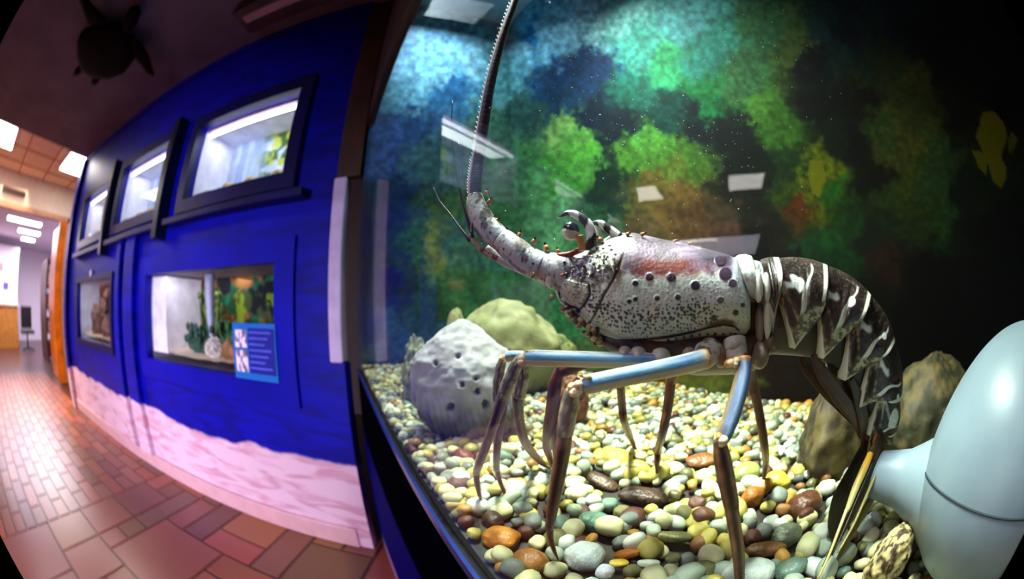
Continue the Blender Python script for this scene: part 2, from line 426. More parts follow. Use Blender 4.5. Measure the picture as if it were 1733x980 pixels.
def small_tank(x0, x1, z0, z1, label, style, dp=0.34):
    r = empty('small_aquarium', ((x0 + x1) / 2, WALLY + 0.04, z0 + CZ), label, 'aquarium', 'small aquariums set in the blue wall')
    Y0, Y1 = WALLY + 0.04, WALLY + dp
    b = MB(); g = 0.012; X0, X1, Z0, Z1 = x0 - 0.0, x1 + 0.0, z0 + CZ, z1 + CZ
    b.box((X0 - g, Y0, Z0 - g), (X1 + g, Y1 + g, Z0)); b.box((X0 - g, Y0, Z1), (X1 + g, Y1 + g, Z1 + g))
    b.box((X0 - g, Y0, Z0), (X0, Y1 + g, Z1)); b.box((X1, Y0, Z0), (X1 + g, Y1 + g, Z1))
    b.build('tank_shell', mat('tank_inside', (215, 215, 240) if style != 'dark' else (150, 140, 170), 0.6), r, smooth=False)
    b = MB()
    def fn_light(u, v):
        p = np.c_[u * 5, v * 3]
        n = fbm(p * 1.3 + 3, 4, 3); base = np.array([175, 190, 220])[None] * (0.75 + 0.5 * n[:, None])
        streak = sstep(0.5, 0.68, fbm(np.c_[u * 14, v * 1.2], 2, 8))[:, None]
        base = base * (1 - 0.5 * streak) + np.array([110, 130, 175]) * 0.5 * streak
        gr = (sstep(0.30, 0.55, u) * sstep(0.42, 0.5, fbm(p * 2 + 9, 4, 5)))[:, None]
        base = base * (1 - gr) + np.array([60, 90, 50]) * gr
        yl = (sstep(0.57, 0.62, fbm(p * 2.4 + 19, 3, 15)) * sstep(0.25, 0.6, u))[:, None]
        return base * (1 - yl) + np.array([165, 175, 60]) * yl
    def fn_yellow(u, v):
        p = np.c_[u * 5, v * 3]; n = fbm(p * 1.6 + 5, 4, 13)[:, None]
        t = sstep(0.42, 0.55, n); s2 = sstep(0.52, 0.6, fbm(p * 2 + 30, 3, 4))[:, None]
        c = np.array([190, 190, 215]) * (1 - t) + np.array([150, 130, 30]) * t
        return c * (1 - s2) + np.array([60, 55, 40]) * s2
    def fn_dark(u, v):
        p = np.c_[u * 6, v * 3]; n = fbm(p * 1.5 + 7, 4, 23)[:, None]
        c = np.tile(np.array([20., 24, 32]), (len(u), 1))
        for (cc, th, sd) in (((58, 70, 40), 0.50, 31), ((110, 130, 30), 0.60, 32), ((30, 95, 70), 0.60, 33), ((130, 85, 45), 0.63, 34)):
            t = sstep(th, th + 0.05, fbm(p * 1.4 + sd, 4, sd))[:, None]; c = c * (1 - t) + np.array(cc) * t
        return c
    def fn_red(u, v):
        p = np.c_[u * 6, v * 3]; t = sstep(0.42, 0.5, fbm(p * 1.5 + 11, 4, 43))[:, None]; s2 = sstep(0.56, 0.62, fbm(p * 2 + 60, 3, 44))[:, None]
        c = np.array([38, 18, 30]) * (1 - t) + np.array([110, 65, 45]) * t
        return c * (1 - s2) + np.array([180, 130, 110]) * s2
    fn = dict(light=fn_light, yellow=fn_yellow, dark=fn_dark, red=fn_red)[style]
    paint_panel(b, (X0, Y1 - 0.004, Z0), (X1, Y1 - 0.004, Z0), (X0, Y1 - 0.004, Z1), 110, 50, fn)
    b.build('backdrop', M_mural, r)
    b = MB(); b.box((X0 - 0.0, WALLY + 0.030, Z0), (X1 + 0.0, WALLY + 0.036, Z1)); b.build('glass_pane', M_glass, r, smooth=False)
    # gravel bed
    b = MB(); nx, ny = 60, 14
    u, v = np.meshgrid(np.linspace(0, 1, nx), np.linspace(0, 1, ny), indexing='ij')
    H = 0.035 + 0.045 * v + 0.02 * fbm(np.c_[u.ravel() * 9, v.ravel() * 4], 3, 5).reshape(nx, ny)
    P = np.stack([X0 + u * (X1 - X0), Y0 + 0.004 + v * (Y1 - Y0 - 0.01), Z0 + H], -1)
    gc = L((235, 205, 185) if style in ('dark', 'red') else (225, 220, 190)); gn = fbm(P.reshape(-1, 3) * 60, 3, 9)[:, None]
    b.grid(P, gc * (0.45 + 0.9 * gn)); b.build('gravel_bed', M_vert, r)
    W_ = X1 - X0
    if style in ('light', 'yellow'):
        b = MB(); b.tube([(X0 + 0.02, Y0 + 0.03, Z1 - 0.03), (X1 - 0.02, Y0 + 0.03, Z1 - 0.03)], [0.013, 0.013], m=10, up=(0, 0, 1)); b.build('light_tube', M_tube, r)
        b = MB(); b.box((X0 + 0.01, Y0 + 0.004, Z1 - 0.012), (X1 - 0.01, Y0 + 0.09, Z1 - 0.001)); b.build('lamp_housing', mat('mauve_housing', (150, 120, 150), 0.4), r, smooth=False)
        area('aquarium_light', ((X0 + X1) / 2, (Y0 + Y1) / 2 - 0.02, Z1 - 0.02), ((X0 + X1) / 2, (Y0 + Y1) / 2 + 0.05, Z0), W_ * 0.9, 0.12, 2.6 * W_, (0.92, 0.94, 1.0))
        for q in range(3):
            rk = MB(); rock_mesh(rk, (X0 + W_ * (0.30 + 0.24 * q), Y0 + 0.10, Z0 + 0.07), (0.05, 0.04, 0.035), 60 + q, (215, 195, 130), n=14, m=18)
            tag(rk.build('stone', M_vert), ['pale yellow stone low in the %s', 'pale stone at the middle of the %s', 'pale yellow stone under the greenery of the %s'][q] % style_name[style], 'stone', 'pale stones in the upper wall tanks')
    else:
        area('aquarium_light', (X0 + W_ * 0.36, (Y0 + Y1) / 2 - 0.02, Z1 - 0.02), (X0 + W_ * 0.30, (Y0 + Y1) / 2 + 0.05, Z0), W_ * 0.6, 0.1, 1.2 * W_, (0.95, 0.95, 1.0))
    return r, (X0, X1, Y0, Y1, Z0, Z1)
style_name = {'light': 'brightest upper wall tank', 'yellow': 'upper wall tank', 'dark': 'lower wall tank', 'red': 'far lower wall tank'}
tA, bA = small_tank(-1.80, -0.99, 0.60, 1.06, 'brightly lit aquarium high in the blue wall, the one nearest the big tank', 'light')
frame(tA, -1.80, -0.99, 0.60, 1.06, 0.075, 0.045, M_bluedark)
style_name['light'] = 'middle upper wall tank'
tB, bB = small_tank(-2.98, -2.17, 0.61, 1.07, 'middle of the three upper wall aquariums, with a pale glowing interior', 'light')
frame(tB, -2.98, -2.17, 0.61, 1.07, 0.07, 0.045, M_bluedark)
style_name['yellow'] = 'farthest upper wall tank'
tC, bC = small_tank(-4.17, -3.32, 0.62, 1.05, 'farthest upper wall aquarium, with a yellow-green interior, by the doorway', 'yellow')
frame(tC, -4.17, -3.32, 0.62, 1.05, 0.07, 0.045, M_bluedark)
tD, bD = small_tank(-2.23, -1.0, -0.30, 0.205, 'large lower wall aquarium with green plants and an information sign on its glass', 'dark', 0.42)
frame(tD, -2.23, -1.0, -0.30, 0.205, 0.11, 0.022, M_blue)
tE, bE = small_tank(-4.17, -2.98, -0.30, 0.22, 'lower wall aquarium with a reddish brown interior, nearest the doorway', 'red')
frame(tE, -4.17, -2.98, -0.30, 0.22, 0.05, 0.02, M_bluedark)
# contents of the large lower wall tank
X0, X1, Y0, Y1, Z0, Z1 = bD
b = MB(); b.box((X0 + 0.001, Y0 + 0.01, Z0 + 0.04), (X0 + 0.20, Y1 - 0.03, Z1 - 0.01)); b.build('lit_side_panel', mat('white_lit_side', (235, 225, 245), 0.35), tD, smooth=False)  # pale slab paints in lamp shine on the tank's white side wall
b = MB(); b.tube([(X0 + 0.56, Y0 + 0.12, Z1 - 0.01), (X0 + 0.57, Y0 + 0.12, Z0 + 0.28), (X0 + 0.58, Y0 + 0.12, Z0 + 0.12)], [0.035, 0.026, 0.012], m=12, up=(0, 1, 0)); b.build('bubble_column', mat('pale_bubble_column', (165, 165, 210), 0.4), tD)
leafy(tD, 'water_plant', (X0 + 0.42, Y0 + 0.25, Z0 + 0.06), 0.36, 0.10, (84, 104, 26), 22, 3)
leafy(tD, 'water_plant', (X0 + 0.48, Y0 + 0.10, Z0 + 0.05), 0.16, 0.12, (14, 66, 54), 26, 4)
leafy(tD, 'water_plant', (X0 + 0.80, Y0 + 0.10, Z0 + 0.08), 0.15, 0.12, (38, 110, 56), 26, 5)
leafy(tD, 'water_plant', (X0 + 1.12, Y0 + 0.18, Z0 + 0.10), 0.30, 0.10, (70, 88, 22), 22, 6)
for q, (dx, rr, nm, lb) in enumerate(((0.62, 0.075, (230, 215, 215), 'whitish stone standing left of the brown ones in the lower wall tank'), (0.78, 0.085, (165, 110, 70), 'brown stone beside the whitish one in the lower wall tank'), (0.95, 0.09, (200, 150, 115), 'tan stone behind the information sign in the lower wall tank'))):
    rk = MB(); rock_mesh(rk, (X0 + dx, Y0 + 0.10, Z0 + 0.09), (rr, 0.06, rr * 0.85), 70 + q, nm, n=20, m=28); tag(rk.build('stone', M_vert), lb, 'stone')
X0, X1, Y0, Y1, Z0, Z1 = bE
for q, (dx, hz_, cc, lb) in enumerate(((0.35, 0.30, (120, 70, 50), 'tall brown rock in the lower wall tank nearest the doorway'), (0.75, 0.22, (150, 95, 70), 'lower brown rock in the reddish wall tank'), (1.02, 0.16, (235, 190, 200), 'pale pink coral in the reddish wall tank'))):
    rk = MB(); rock_mesh(rk, (X0 + dx, Y0 + 0.14, Z0 + hz_ * 0.5), (0.15, 0.09, hz_ * 0.55), 80 + q, cc, n=24, m=30, amp=0.5); tag(rk.build('rock', M_vert), lb, 'rock')
# ledges under the upper tanks
for k, (x0, x1) in enumerate(((-1.96, -0.84), (-3.10, -2.06), (-4.30, -3.18))):
    o = wbox('ledge', (x0, WALLY - 0.085, CZ + 0.465), (x1, WALLY - 0.001, CZ + 0.505), M_bluedark, bev=0.006)
    tag(o, ['dark blue ledge below the upper wall tank nearest the big tank', 'dark blue ledge below the middle upper wall tank', 'dark blue ledge below the farthest upper wall tank'][k], 'ledge', 'ledges under the upper wall tanks')
for k, x in enumerate((-2.04, -3.16)):
    o = wbox('upright_strip', (x - 0.035, WALLY - 0.10, CZ + 0.40), (x + 0.035, WALLY - 0.001, CZ + 1.18), M_navy, bev=0.006)
    tag(o, ['near-black upright strip between the two nearer upper wall tanks', 'near-black upright strip between the two farther upper wall tanks'][k], 'strip', 'upright strips between the upper wall tanks')
b = MB(); b.ball((-3.61, WALLY - 0.012, CZ + 0.285), (0.035, 0.014, 0.035), n=10, m=16)
tag(b.build('round_knob', mat('pale_pink_knob', (245, 215, 220), 0.4)), 'small pale round knob above the lower wall tank nearest the doorway', 'knob')
# information sign
sg = empty('information_sign', (-1.125, WALLY - 0.03, CZ - 0.305), 'blue information sign with two photographs, low at the corner of the big lower wall tank', 'sign')
wbox('sign_board', (-1.265, WALLY - 0.034, CZ - 0.305), (-0.985, WALLY - 0.024, CZ - 0.055), mat('bright_blue_card', (10, 105, 200), 0.4, var=0.05, bump=0), sg)
wbox('text_panel', (-1.155, WALLY - 0.037, CZ - 0.275), (-0.992, WALLY - 0.034, CZ - 0.075), mat('navy_card', (14, 22, 150), 0.4, var=0.05, bump=0), sg)
for z0, z1 in ((-0.163, -0.085), (-0.273, -0.175)):
    b = MB(); paint_panel(b, (-1.245, WALLY - 0.038, CZ + z0), (-1.165, WALLY - 0.038, CZ + z0), (-1.245, WALLY - 0.038, CZ + z1), 24, 24,
        lambda u, v: np.array([205, 190, 235]) * (0.45 + 0.75 * sstep(0.35, 0.6, fbm(np.c_[u * 4, v * 3 + z0 * 50], 3, 12)))[:, None])
    b.box((-1.245, WALLY - 0.0375, CZ + z0), (-1.165, WALLY - 0.034, CZ + z1), L((200, 190, 230))); b.build('photograph', M_vert, sg, smooth=False)
b = MB()
for k in range(7):
    b.box((-1.148, WALLY - 0.0385, CZ - 0.098 - k * 0.026), (-1.01 - 0.02 * (k % 3), WALLY - 0.037, CZ - 0.090 - k * 0.026))
b.build('text_lines', mat('pale_blue_print', (70, 90, 215), 0.5, bump=0), sg, smooth=False)

# ------------------------------------------------------------------ lobby, doorway and far room
DX = -6.3
b = MB()
def wallx(x, y0, y1, z0, z1, th=0.1): b.box((x - th, y0, z0), (x, y1, z1))
wallx(DX, -3.4, -0.85, 0, CT + 0.1); wallx(DX, 1.62, 3.6, 0, CT + 0.1); wallx(DX, -0.85, 1.62, CZ + 1.22, CT + 0.1)
struct(b.build('wall_left', M_cream, smooth=False))
b = MB(); b.box((DX - 0.11, -0.85, CZ + 1.18), (DX + 0.03, 1.62, CZ + 1.25)); b.box((DX - 0.11, 1.56, 0), (DX + 0.03, 1.64, CZ + 1.22)); b.box((DX - 0.11, -0.87, 0), (DX + 0.03, -0.80, CZ + 1.22))
struct(b.build('trim_7', mat('tan_doorframe', (205, 150, 120), 0.5), smooth=False))
dr = empty('door_1', (DX - 0.05, 1.54, 0.01), None, None); dr['kind'] = 'structure'
leaf = wbox('door_leaf', (DX - 0.95, 1.49, 0.01), (DX - 0.06, 1.535, CZ + 1.17), M_orange, dr, bev=0.004)
o = wbox('door_edge_trim', (DX - 0.02, 1.40, 0.01), (DX + 0.045, 1.56, CZ + 1.17), M_orange, dr, bev=0.004)
b = MB(); b.tube([(DX - 0.88, 1.49, CZ - 0.1), (DX - 0.88, 1.44, CZ - 0.1), (DX - 0.78, 1.44, CZ - 0.1)], [0.012, 0.012, 0.012], m=8); hd = b.build('door_handle', mat('steel', (150, 150, 155), 0.3, 1.0), dr); hd.parent = leaf; hd.location = (0, 0, 0)
struct(wbox('wall_right', (2.3, -3.4, 0), (2.4, 3.6, CT), M_navy))
struct(wbox('wall_front', (-14.5, -3.5, 0), (2.4, -3.4, CT), mat('mauve_wall', (120, 95, 120), 0.7)))
struct(wbox('wall_back', (-14.5, 3.5, 0), (2.4, 3.6, CT), M_lilac))
struct(wbox('wall_left', (-14.6, -3.4, 0), (-14.5, 3.6, CT), M_lilac))
# ceiling lamps
def clamp_(name, x0, x1, y0, y1, z, label, group):
    r = empty(name, ((x0 + x1) / 2, (y0 + y1) / 2, z), label, 'lamp', group)
    wbox('lamp_frame', (x0 - 0.02, y0 - 0.02, z - 0.012), (x1 + 0.02, y1 + 0.02, z - 0.001), M_white, r)
    wbox('diffuser', (x0, y0, z - 0.02), (x1, y1, z - 0.012), M_panel, r)
    return r
clamp_('ceiling_lamp', -5.45, -4.76, 0.98, 1.48, CT + 0.018, 'square lit ceiling panel just beyond the end of the blue wall', 'square ceiling panels')
clamp_('ceiling_lamp', -5.40, -4.72, -0.66, -0.12, CT + 0.018, 'square lit ceiling panel farther from the blue wall', 'square ceiling panels')
for k, (x, y0, y1, lb) in enumerate(((-8.6, 0.30, 1.55, 'nearest and longest lamp strip on the far room ceiling'), (-9.7, 0.25, 1.5, 'second lamp strip on the far room ceiling'), (-11.0, 0.8, 1.7, 'third, shorter lamp strip on the far room ceiling'), (-12.3, 1.1, 1.7, 'most distant lamp strip on the far room ceiling'))):
    clamp_('strip_lamp', x - 0.16, x + 0.16, y0, y1, CT, lb, 'strip lamps beyond the doorway')
# hanging sign bar under the lobby ceiling
o = wbox('wooden_plaque', (DX + 0.01, -0.1, CZ + 1.36), (DX + 0.04, 0.48, CZ + 1.43), M_dkwood); tag(o, 'narrow dark wooden plaque on the cream wall over the doorway', 'plaque')
# far room contents
cb = empty('counter', (-12.2, 0.3, 0), 'tan wooden counter inside the far room beside the floor path', 'counter')
wbox('counter_body', (-12.8, -0.9, 0), (-12.0, 1.08, 1.03), M_brown, cb); wbox('counter_top', (-12.85, -0.95, 1.03), (-11.95, 1.12, 1.08), mat('pale_top', (210, 180, 150), 0.4), cb)
o = wbox('partition_panel', (-12.6, -0.9, 1.08), (-12.5, 1.10, 2.5), M_lilac); tag(o, 'white partition panel standing above the tan counter', 'partition')
for k, (y, z, c_, lb) in enumerate(((0.55, 1.5, (70, 60, 190), 'small blue poster on the white partition'), (0.25, 1.95, (220, 130, 140), 'pink poster high on the white partition'))):
    o = wbox('poster', (-12.495, y - 0.12, z - 0.1), (-12.485, y + 0.12, z + 0.1), mat('poster_print_%s' % k, c_, 0.6)); tag(o, lb, 'poster')
ch = empty('office_chair', (-11.0, 1.35, 0), 'black swivel chair in the far room beyond the doorway', 'chair')
wbox('seat', (-11.28, 1.1, 0.42), (-10.8, 1.62, 0.50), M_black, ch, 0.02); wbox('backrest', (-11.32, 1.14, 0.52), (-11.24, 1.58, 1.05), M_black, ch, 0.02)
b = MB(); b.tube([(-11.05, 1.35, 0.06), (-11.05, 1.35, 0.43)], [0.03, 0.03], m=10); b.build('pole', M_black, ch)
for k in range(5):
    a = k * 2 * math.pi / 5; b = MB(); b.tube([(-11.05, 1.35, 0.09), (-11.05 + 0.26 * math.cos(a), 1.35 + 0.26 * math.sin(a), 0.04)], [0.025, 0.02], m=8, up=(0, 0, 1)); b.build('leg', M_black, ch)
bk = empty('shelf_unit', (-9.3, 1.75, 0), 'reddish brown shelf unit with goods beside the orange door', 'shelf')
for y in (1.72, 2.14): wbox('side_panel', (-9.9, y, 0), (-8.9, y + 0.03, 2.0), M_dkwood, bk)
for z in (0.1, 0.55, 1.0, 1.45, 1.95): wbox('shelf', (-9.9, 1.75, z), (-8.9, 2.14, z + 0.03), M_dkwood, bk)
rr = random.Random(3)
for k, z in enumerate((0.13, 0.58, 1.03, 1.48)):
    for j in range(3):
        x = -9.75 + j * 0.3; hgt = rr.uniform(0.2, 0.32)
        o = wbox('box', (x, 1.78, z), (x + 0.22, 2.05, z + hgt), mat('carton_%d_%d' % (k, j), [(230, 150, 150), (240, 230, 235), (160, 60, 50), (210, 190, 225)][(k + j) % 4], 0.6))
        tag(o, '%s box on the %s shelf of the reddish brown unit' % (['pink', 'white', 'dark red', 'lilac'][(k + j) % 4], ['lowest', 'second', 'third', 'highest stocked'][k]), 'box', 'boxes on the shelf unit')

# ------------------------------------------------------------------ turtle figure under the ceiling
TZ = CT - 0.10
def PCe(x, y): return on_plane(x, y, np.array([0, 0, 1.0]), TZ - CZ)
tc_ = PCe(186, 80)
tt = empty('sea_turtle_figure', tc_, 'dark sea turtle figure hung flat under the dark ceiling', 'figure')
M_turtle = mat('dark_brown_turtle', (14, 7, 6), 0.8, spec=0.05, var=0.3, scale=9, bump=0.5, bscale=14)
def flatshape(pix, th, name, dz=0.0, dome=False):
    P = np.array([PCe(*p) for p in pix]); c = P.mean(0)
    k = 6; b = MB(); ring = []
    for j in range(k + 1):
        a = -math.pi / 2 + math.pi * j / k
        s_ = max(0.03, math.cos(a)) ** (0.5 if dome else 0.35)
        Q = c + (P - c) * s_; Q[:, 2] = TZ + dz + th * math.sin(a)
        ring.append(Q)
    b.grid(np.array(ring), wrap=True, cap=True); return b.build(name, M_turtle, tt)
flatshape([(140, 50), (165, 42), (190, 40), (215, 52), (230, 72), (228, 100), (212, 122), (185, 132), (158, 130), (138, 115), (130, 90), (131, 66)], 0.06, 'shell', dome=True)
flatshape([(208, 48), (212, 25), (222, 12), (234, 12), (237, 26), (231, 42), (220, 54)], 0.04, 'head')
flatshape([(150, 40), (140, 12), (132, -12), (142, -14), (156, 10), (180, 34), (172, 44)], 0.02, 'flipper')
flatshape([(222, 62), (240, 74), (252, 96), (261, 128), (250, 124), (236, 104), (226, 92)], 0.02, 'flipper')
flatshape([(140, 108), (128, 116), (123, 126), (132, 126), (144, 118)], 0.02, 'flipper')
flatshape([(158, 126), (154, 138), (160, 144), (168, 138), (170, 128)], 0.02, 'flipper')
bh = empty('wall_bracket_box', (-1.05, 1.05, CT - 0.06), 'dark box with a mauve strip fixed to the ceiling above the blue wall', 'box')
wbox('casing', (-1.45, 0.90, CT - 0.10), (-0.78, 1.12, CT - 0.001), M_dkwood, bh); wbox('strip', (-1.40, 0.96, CT - 0.112), (-0.80, 1.02, CT - 0.10), mat('mauve_strip', (170, 125, 150), 0.5), bh)

# ------------------------------------------------------------------ big tank: stand, frame, glass, backdrop
A0, A1 = -0.75, 1.415
NB = 0.76
def trf(a, n, z): return tuple(T(a, n, z))
def tb(name, lo, hi, m, parent=None, bev=0.0, loc=None):
    return wbox(name, lo, hi, m, parent, bev, fr=lambda a, n, z: trf(a, n, z))
M_rim = mat('black_rim_paint', (4, 5, 12), 0.9, spec=0.0, var=0.1, bump=0.02)
M_stand = mat('stand_blue', (2, 3, 96), 0.8, spec=0.02, var=0.1, bump=0.05)
bt = empty('display_tank', T(0.4, 0.4, -1.1), 'large lobster display tank with a dark blue stand and glass front', 'aquarium')
tb('stand', (A0, 0.080, -0.985), (A1 + 0.045, NB + 0.03, -0.485), M_stand, bt)
tb('stand_foot', (A0, 0.082, -1.10), (A1 + 0.045, NB + 0.03, -0.985), mat('lilac_sand_paint', (150, 120, 175), 0.4, var=0.1), bt)
tb('black_rim', (A0, 0.0805, -0.485), (A1 + 0.02, NB + 0.03, -0.235), M_rim, bt)
tb('lower_trim', (A0, 0.078, -0.235), (A1 + 0.01, 0.0825, -0.222), mat('blue_rim_line', (16, 40, 110), 0.3), bt)
tb('tank_base', (A0, 0.081, -0.235), (A1, NB + 0.03, -0.215 - 0.012), M_black, bt)
tb('canopy', (A0, 0.081, 0.775), (A1 + 0.02, 0.11, 1.63), M_dkwood, bt)
gpn = tb('glass_front', (A0, GD, -0.228), (A1, GD + 0.006, 0.777), M_glass, bt)
# corner post at the blue wall's end: white strip below, brown wood above
struct(wbox('trim_8', (-0.722, WALLY - 0.01, CZ - 0.205), (-0.662, WALLY + 0.05, CZ + 0.545), mat('pale_lilac_trim', (190, 172, 222), 0.5), bev=0.008))
struct(wbox('trim_9', (-0.715, WALLY - 0.005, CZ + 0.545), (-0.60, WALLY + 0.05, CT), M_dkwood, bev=0.006))
struct(wbox('trim_10', (-0.72, WALLY - 0.005, 0), (-0.655, WALLY + 0.05, CZ - 0.205), M_wall))

anchors = [(640,250,60,95,160),(620,400,14,30,90),(655,480,14,22,70),(700,100,130,190,225),(760,60,135,195,230),(700,20,170,205,235),(800,30,120,185,215),(880,30,90,175,205),(930,80,105,165,185),(850,130,85,150,155),(760,150,35,95,140),(700,200,35,75,120),(720,280,65,110,115),(900,60,30,115,170),  # leftmost dark blues partly paint in the blue wall's reflection on the glass
(960,130,10,50,95),(1000,105,8,42,85),(940,150,12,55,90),(1000,30,140,200,215),(1060,20,110,180,190),(1080,70,60,150,145),(1150,30,75,150,165),(1200,80,45,135,130),(1300,60,40,90,60),(1250,140,55,110,70),(1330,95,80,110,50),(1345,70,70,100,50),(1200,170,20,115,65),(1285,190,75,135,50),(1310,215,70,130,45),(1130,120,50,155,110),(1070,160,25,105,95),(1000,195,6,28,50),(1060,210,6,26,42),(1030,240,6,26,40),(1180,215,6,22,38),(1240,230,6,20,30),(1120,190,10,60,60),
(950,215,115,165,90),(990,260,75,155,55),(975,235,90,160,70),(1000,290,70,140,60),(960,300,55,135,50),(890,200,45,85,75),(850,220,70,120,95),(860,300,70,135,90),(900,330,85,155,100),(920,380,90,155,110),(1110,245,80,150,55),(1080,270,70,130,45),(1090,240,75,145,60),(1150,290,85,105,40),(1160,270,70,120,45),(1100,320,95,85,40),(1060,330,70,75,35),(1140,340,100,80,42),(1180,370,85,62,40),(1230,390,65,48,42),(1210,350,60,50,35),(1080,380,80,70,45),(1025,300,8,35,30),(1040,340,12,42,36),(1020,380,40,90,60),(1270,270,6,18,22),(1290,330,5,18,18),(1290,400,8,14,14),(1240,300,10,20,20),
(1340,330,55,85,25),(1378,290,110,125,15),(1390,330,40,110,30),(1375,345,100,110,15),(1355,350,90,50,15),(1340,290,25,60,30),(1320,310,25,70,30),(1430,70,8,20,35),(1370,100,6,14,28),(1390,180,6,16,20),(1420,100,20,50,45),(1400,60,15,50,55),(1480,40,20,45,45),(1460,170,14,16,14),(1480,130,35,50,20),(1500,100,30,45,25),(1440,250,6,14,14),(1410,240,12,30,20),
(1540,250,80,85,25),(1500,220,55,80,30),(1520,200,65,75,25),(1560,200,55,70,25),(1580,240,50,80,35),(1585,300,45,80,38),(1540,310,65,85,25),(1510,270,70,80,25),(1520,330,45,68,22),(1590,370,35,75,28),(1560,360,40,60,20),(1545,130,55,65,22),(1540,160,50,60,20),(1570,170,45,50,18),(1500,380,25,45,20),(1470,400,18,35,22),(1500,450,42,28,18),(1480,430,42,28,18),(1560,450,3,8,8),(1600,500,2,6,7),(1480,300,8,14,10),(1620,320,10,24,14),(1640,400,6,16,10),(1620,200,12,18,12),(1630,120,10,16,12),
(1650,150,14,20,12),(1600,100,5,10,14),(1700,420,5,14,12),(1700,50,2,4,7),(1720,150,2,4,6),(1600,30,3,8,14),(1510,40,8,24,32),(1560,60,5,14,20),(760,400,55,105,85),(740,420,110,125,30),(745,400,100,120,35),(700,360,45,80,65),(700,400,40,90,50),(680,440,30,60,40),(680,350,20,50,70),(850,450,60,125,85),(900,500,50,115,68),(950,540,50,115,68),(780,460,60,105,70),(660,560,40,70,95),(720,520,35,70,45),(690,500,25,45,30),(800,480,50,100,65),(620,560,20,40,110),(640,600,60,90,110),
(1000,640,85,105,50),(1100,660,90,100,30),(1200,650,80,95,12),(1250,640,70,85,12),(1320,620,8,12,12),(1310,690,6,10,8),(1040,600,60,90,40),(1375,450,10,62,32),(1360,420,12,70,38),(1430,440,14,62,30),(1410,400,20,80,30),(1440,380,25,70,30),(1330,450,6,12,12),(1460,500,4,10,8),(850,600,70,110,60),(900,620,80,100,50),(1550,560,4,8,8),(1650,500,4,12,12)]
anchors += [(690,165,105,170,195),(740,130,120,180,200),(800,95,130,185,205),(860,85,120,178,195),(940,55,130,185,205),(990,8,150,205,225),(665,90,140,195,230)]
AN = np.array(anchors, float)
AN[AN[:, 0] > 1300, 2:] *= 0.82  # right part darkened in the paint, standing in for light falloff
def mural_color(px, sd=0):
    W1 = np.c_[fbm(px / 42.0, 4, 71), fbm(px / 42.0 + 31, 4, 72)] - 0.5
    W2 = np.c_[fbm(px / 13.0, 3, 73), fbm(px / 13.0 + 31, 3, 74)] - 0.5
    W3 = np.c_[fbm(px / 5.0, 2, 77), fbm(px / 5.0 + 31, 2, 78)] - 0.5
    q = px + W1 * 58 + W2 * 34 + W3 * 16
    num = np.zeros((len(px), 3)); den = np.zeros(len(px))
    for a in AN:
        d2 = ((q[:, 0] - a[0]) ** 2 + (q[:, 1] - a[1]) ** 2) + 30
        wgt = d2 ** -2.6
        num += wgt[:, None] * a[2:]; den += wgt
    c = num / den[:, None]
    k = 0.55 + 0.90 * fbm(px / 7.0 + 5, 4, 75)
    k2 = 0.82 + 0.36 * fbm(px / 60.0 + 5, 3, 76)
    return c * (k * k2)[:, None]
FISH = [([(1652, 232), (1662, 192), (1680, 188), (1700, 210), (1704, 230), (1697, 262), (1704, 300), (1694, 318), (1678, 306), (1670, 272), (1668, 296), (1655, 282), (1646, 252), (1664, 258)], (92, 92, 6)), ([(1712, 222), (1722, 236), (1716, 250), (1708, 260), (1704, 236)], (70, 75, 10)),
        ([(1345, 345), (1352, 320), (1360, 335), (1358, 372), (1348, 362)], (90, 46, 12)), ([(1372, 272), (1392, 272), (1398, 300), (1388, 335), (1374, 328), (1366, 300)], (112, 116, 10))]
def inside(px, poly):
    x, y = px[:, 0], px[:, 1]; r = np.zeros(len(px), bool); n = len(poly)
    for i in range(n):
        x0, y0 = poly[i]; x1, y1 = poly[(i + 1) % n]
        if y0 == y1: continue
        c = ((y0 > y) != (y1 > y)) & (x < (x1 - x0) * (y - y0) / (y1 - y0) + x0); r ^= c
    return r
MURAL_GAIN = 0.82
def mural(name, p00, p10, p01, nu, nv, us, vs, parent):
    u, v = np.meshgrid(us, vs, indexing='ij')
    P = p00 + u[..., None] * (p10 - p00) + v[..., None] * (p01 - p00)
    px = to_px(P.reshape(-1, 3)); px[:, 0] = np.clip(px[:, 0], 560, 1800)
    px = np.where(np.isfinite(px), px, 0)
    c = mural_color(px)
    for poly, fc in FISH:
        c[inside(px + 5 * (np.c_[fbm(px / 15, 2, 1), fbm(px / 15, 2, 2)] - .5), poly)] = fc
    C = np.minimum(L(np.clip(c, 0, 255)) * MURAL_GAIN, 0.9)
    b = MB(); b.grid(P, C)
    # give the sheet a thickness
    q = np.cross(p10 - p00, p01 - p00); q = q / np.linalg.norm(q)
    if q.dot(P[0, 0] - EYE) < 0: q = -q
    b.grid(P[::40, ::40] + q * 0.006, L((20, 30, 40)))
    return b.build(name, M_mural, parent)
ZB, ZTOP = -0.235, 1.60
us = np.linspace(0, 1, 520) ** 1.6
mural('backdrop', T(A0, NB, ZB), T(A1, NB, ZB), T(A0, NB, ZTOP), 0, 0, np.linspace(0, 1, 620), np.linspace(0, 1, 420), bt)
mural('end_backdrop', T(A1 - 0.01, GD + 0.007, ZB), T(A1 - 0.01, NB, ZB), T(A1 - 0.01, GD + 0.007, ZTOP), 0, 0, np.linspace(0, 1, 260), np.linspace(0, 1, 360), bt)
tb('near_end_panel', (A0 - 0.01, GD, ZB), (A0, NB, ZTOP), M_black, bt)
tb('hood', (A0, GD + 0.007, ZTOP), (A1, NB, ZTOP + 0.02), mat('pale_blue_hood', (170, 205, 225), 0.8), bt)

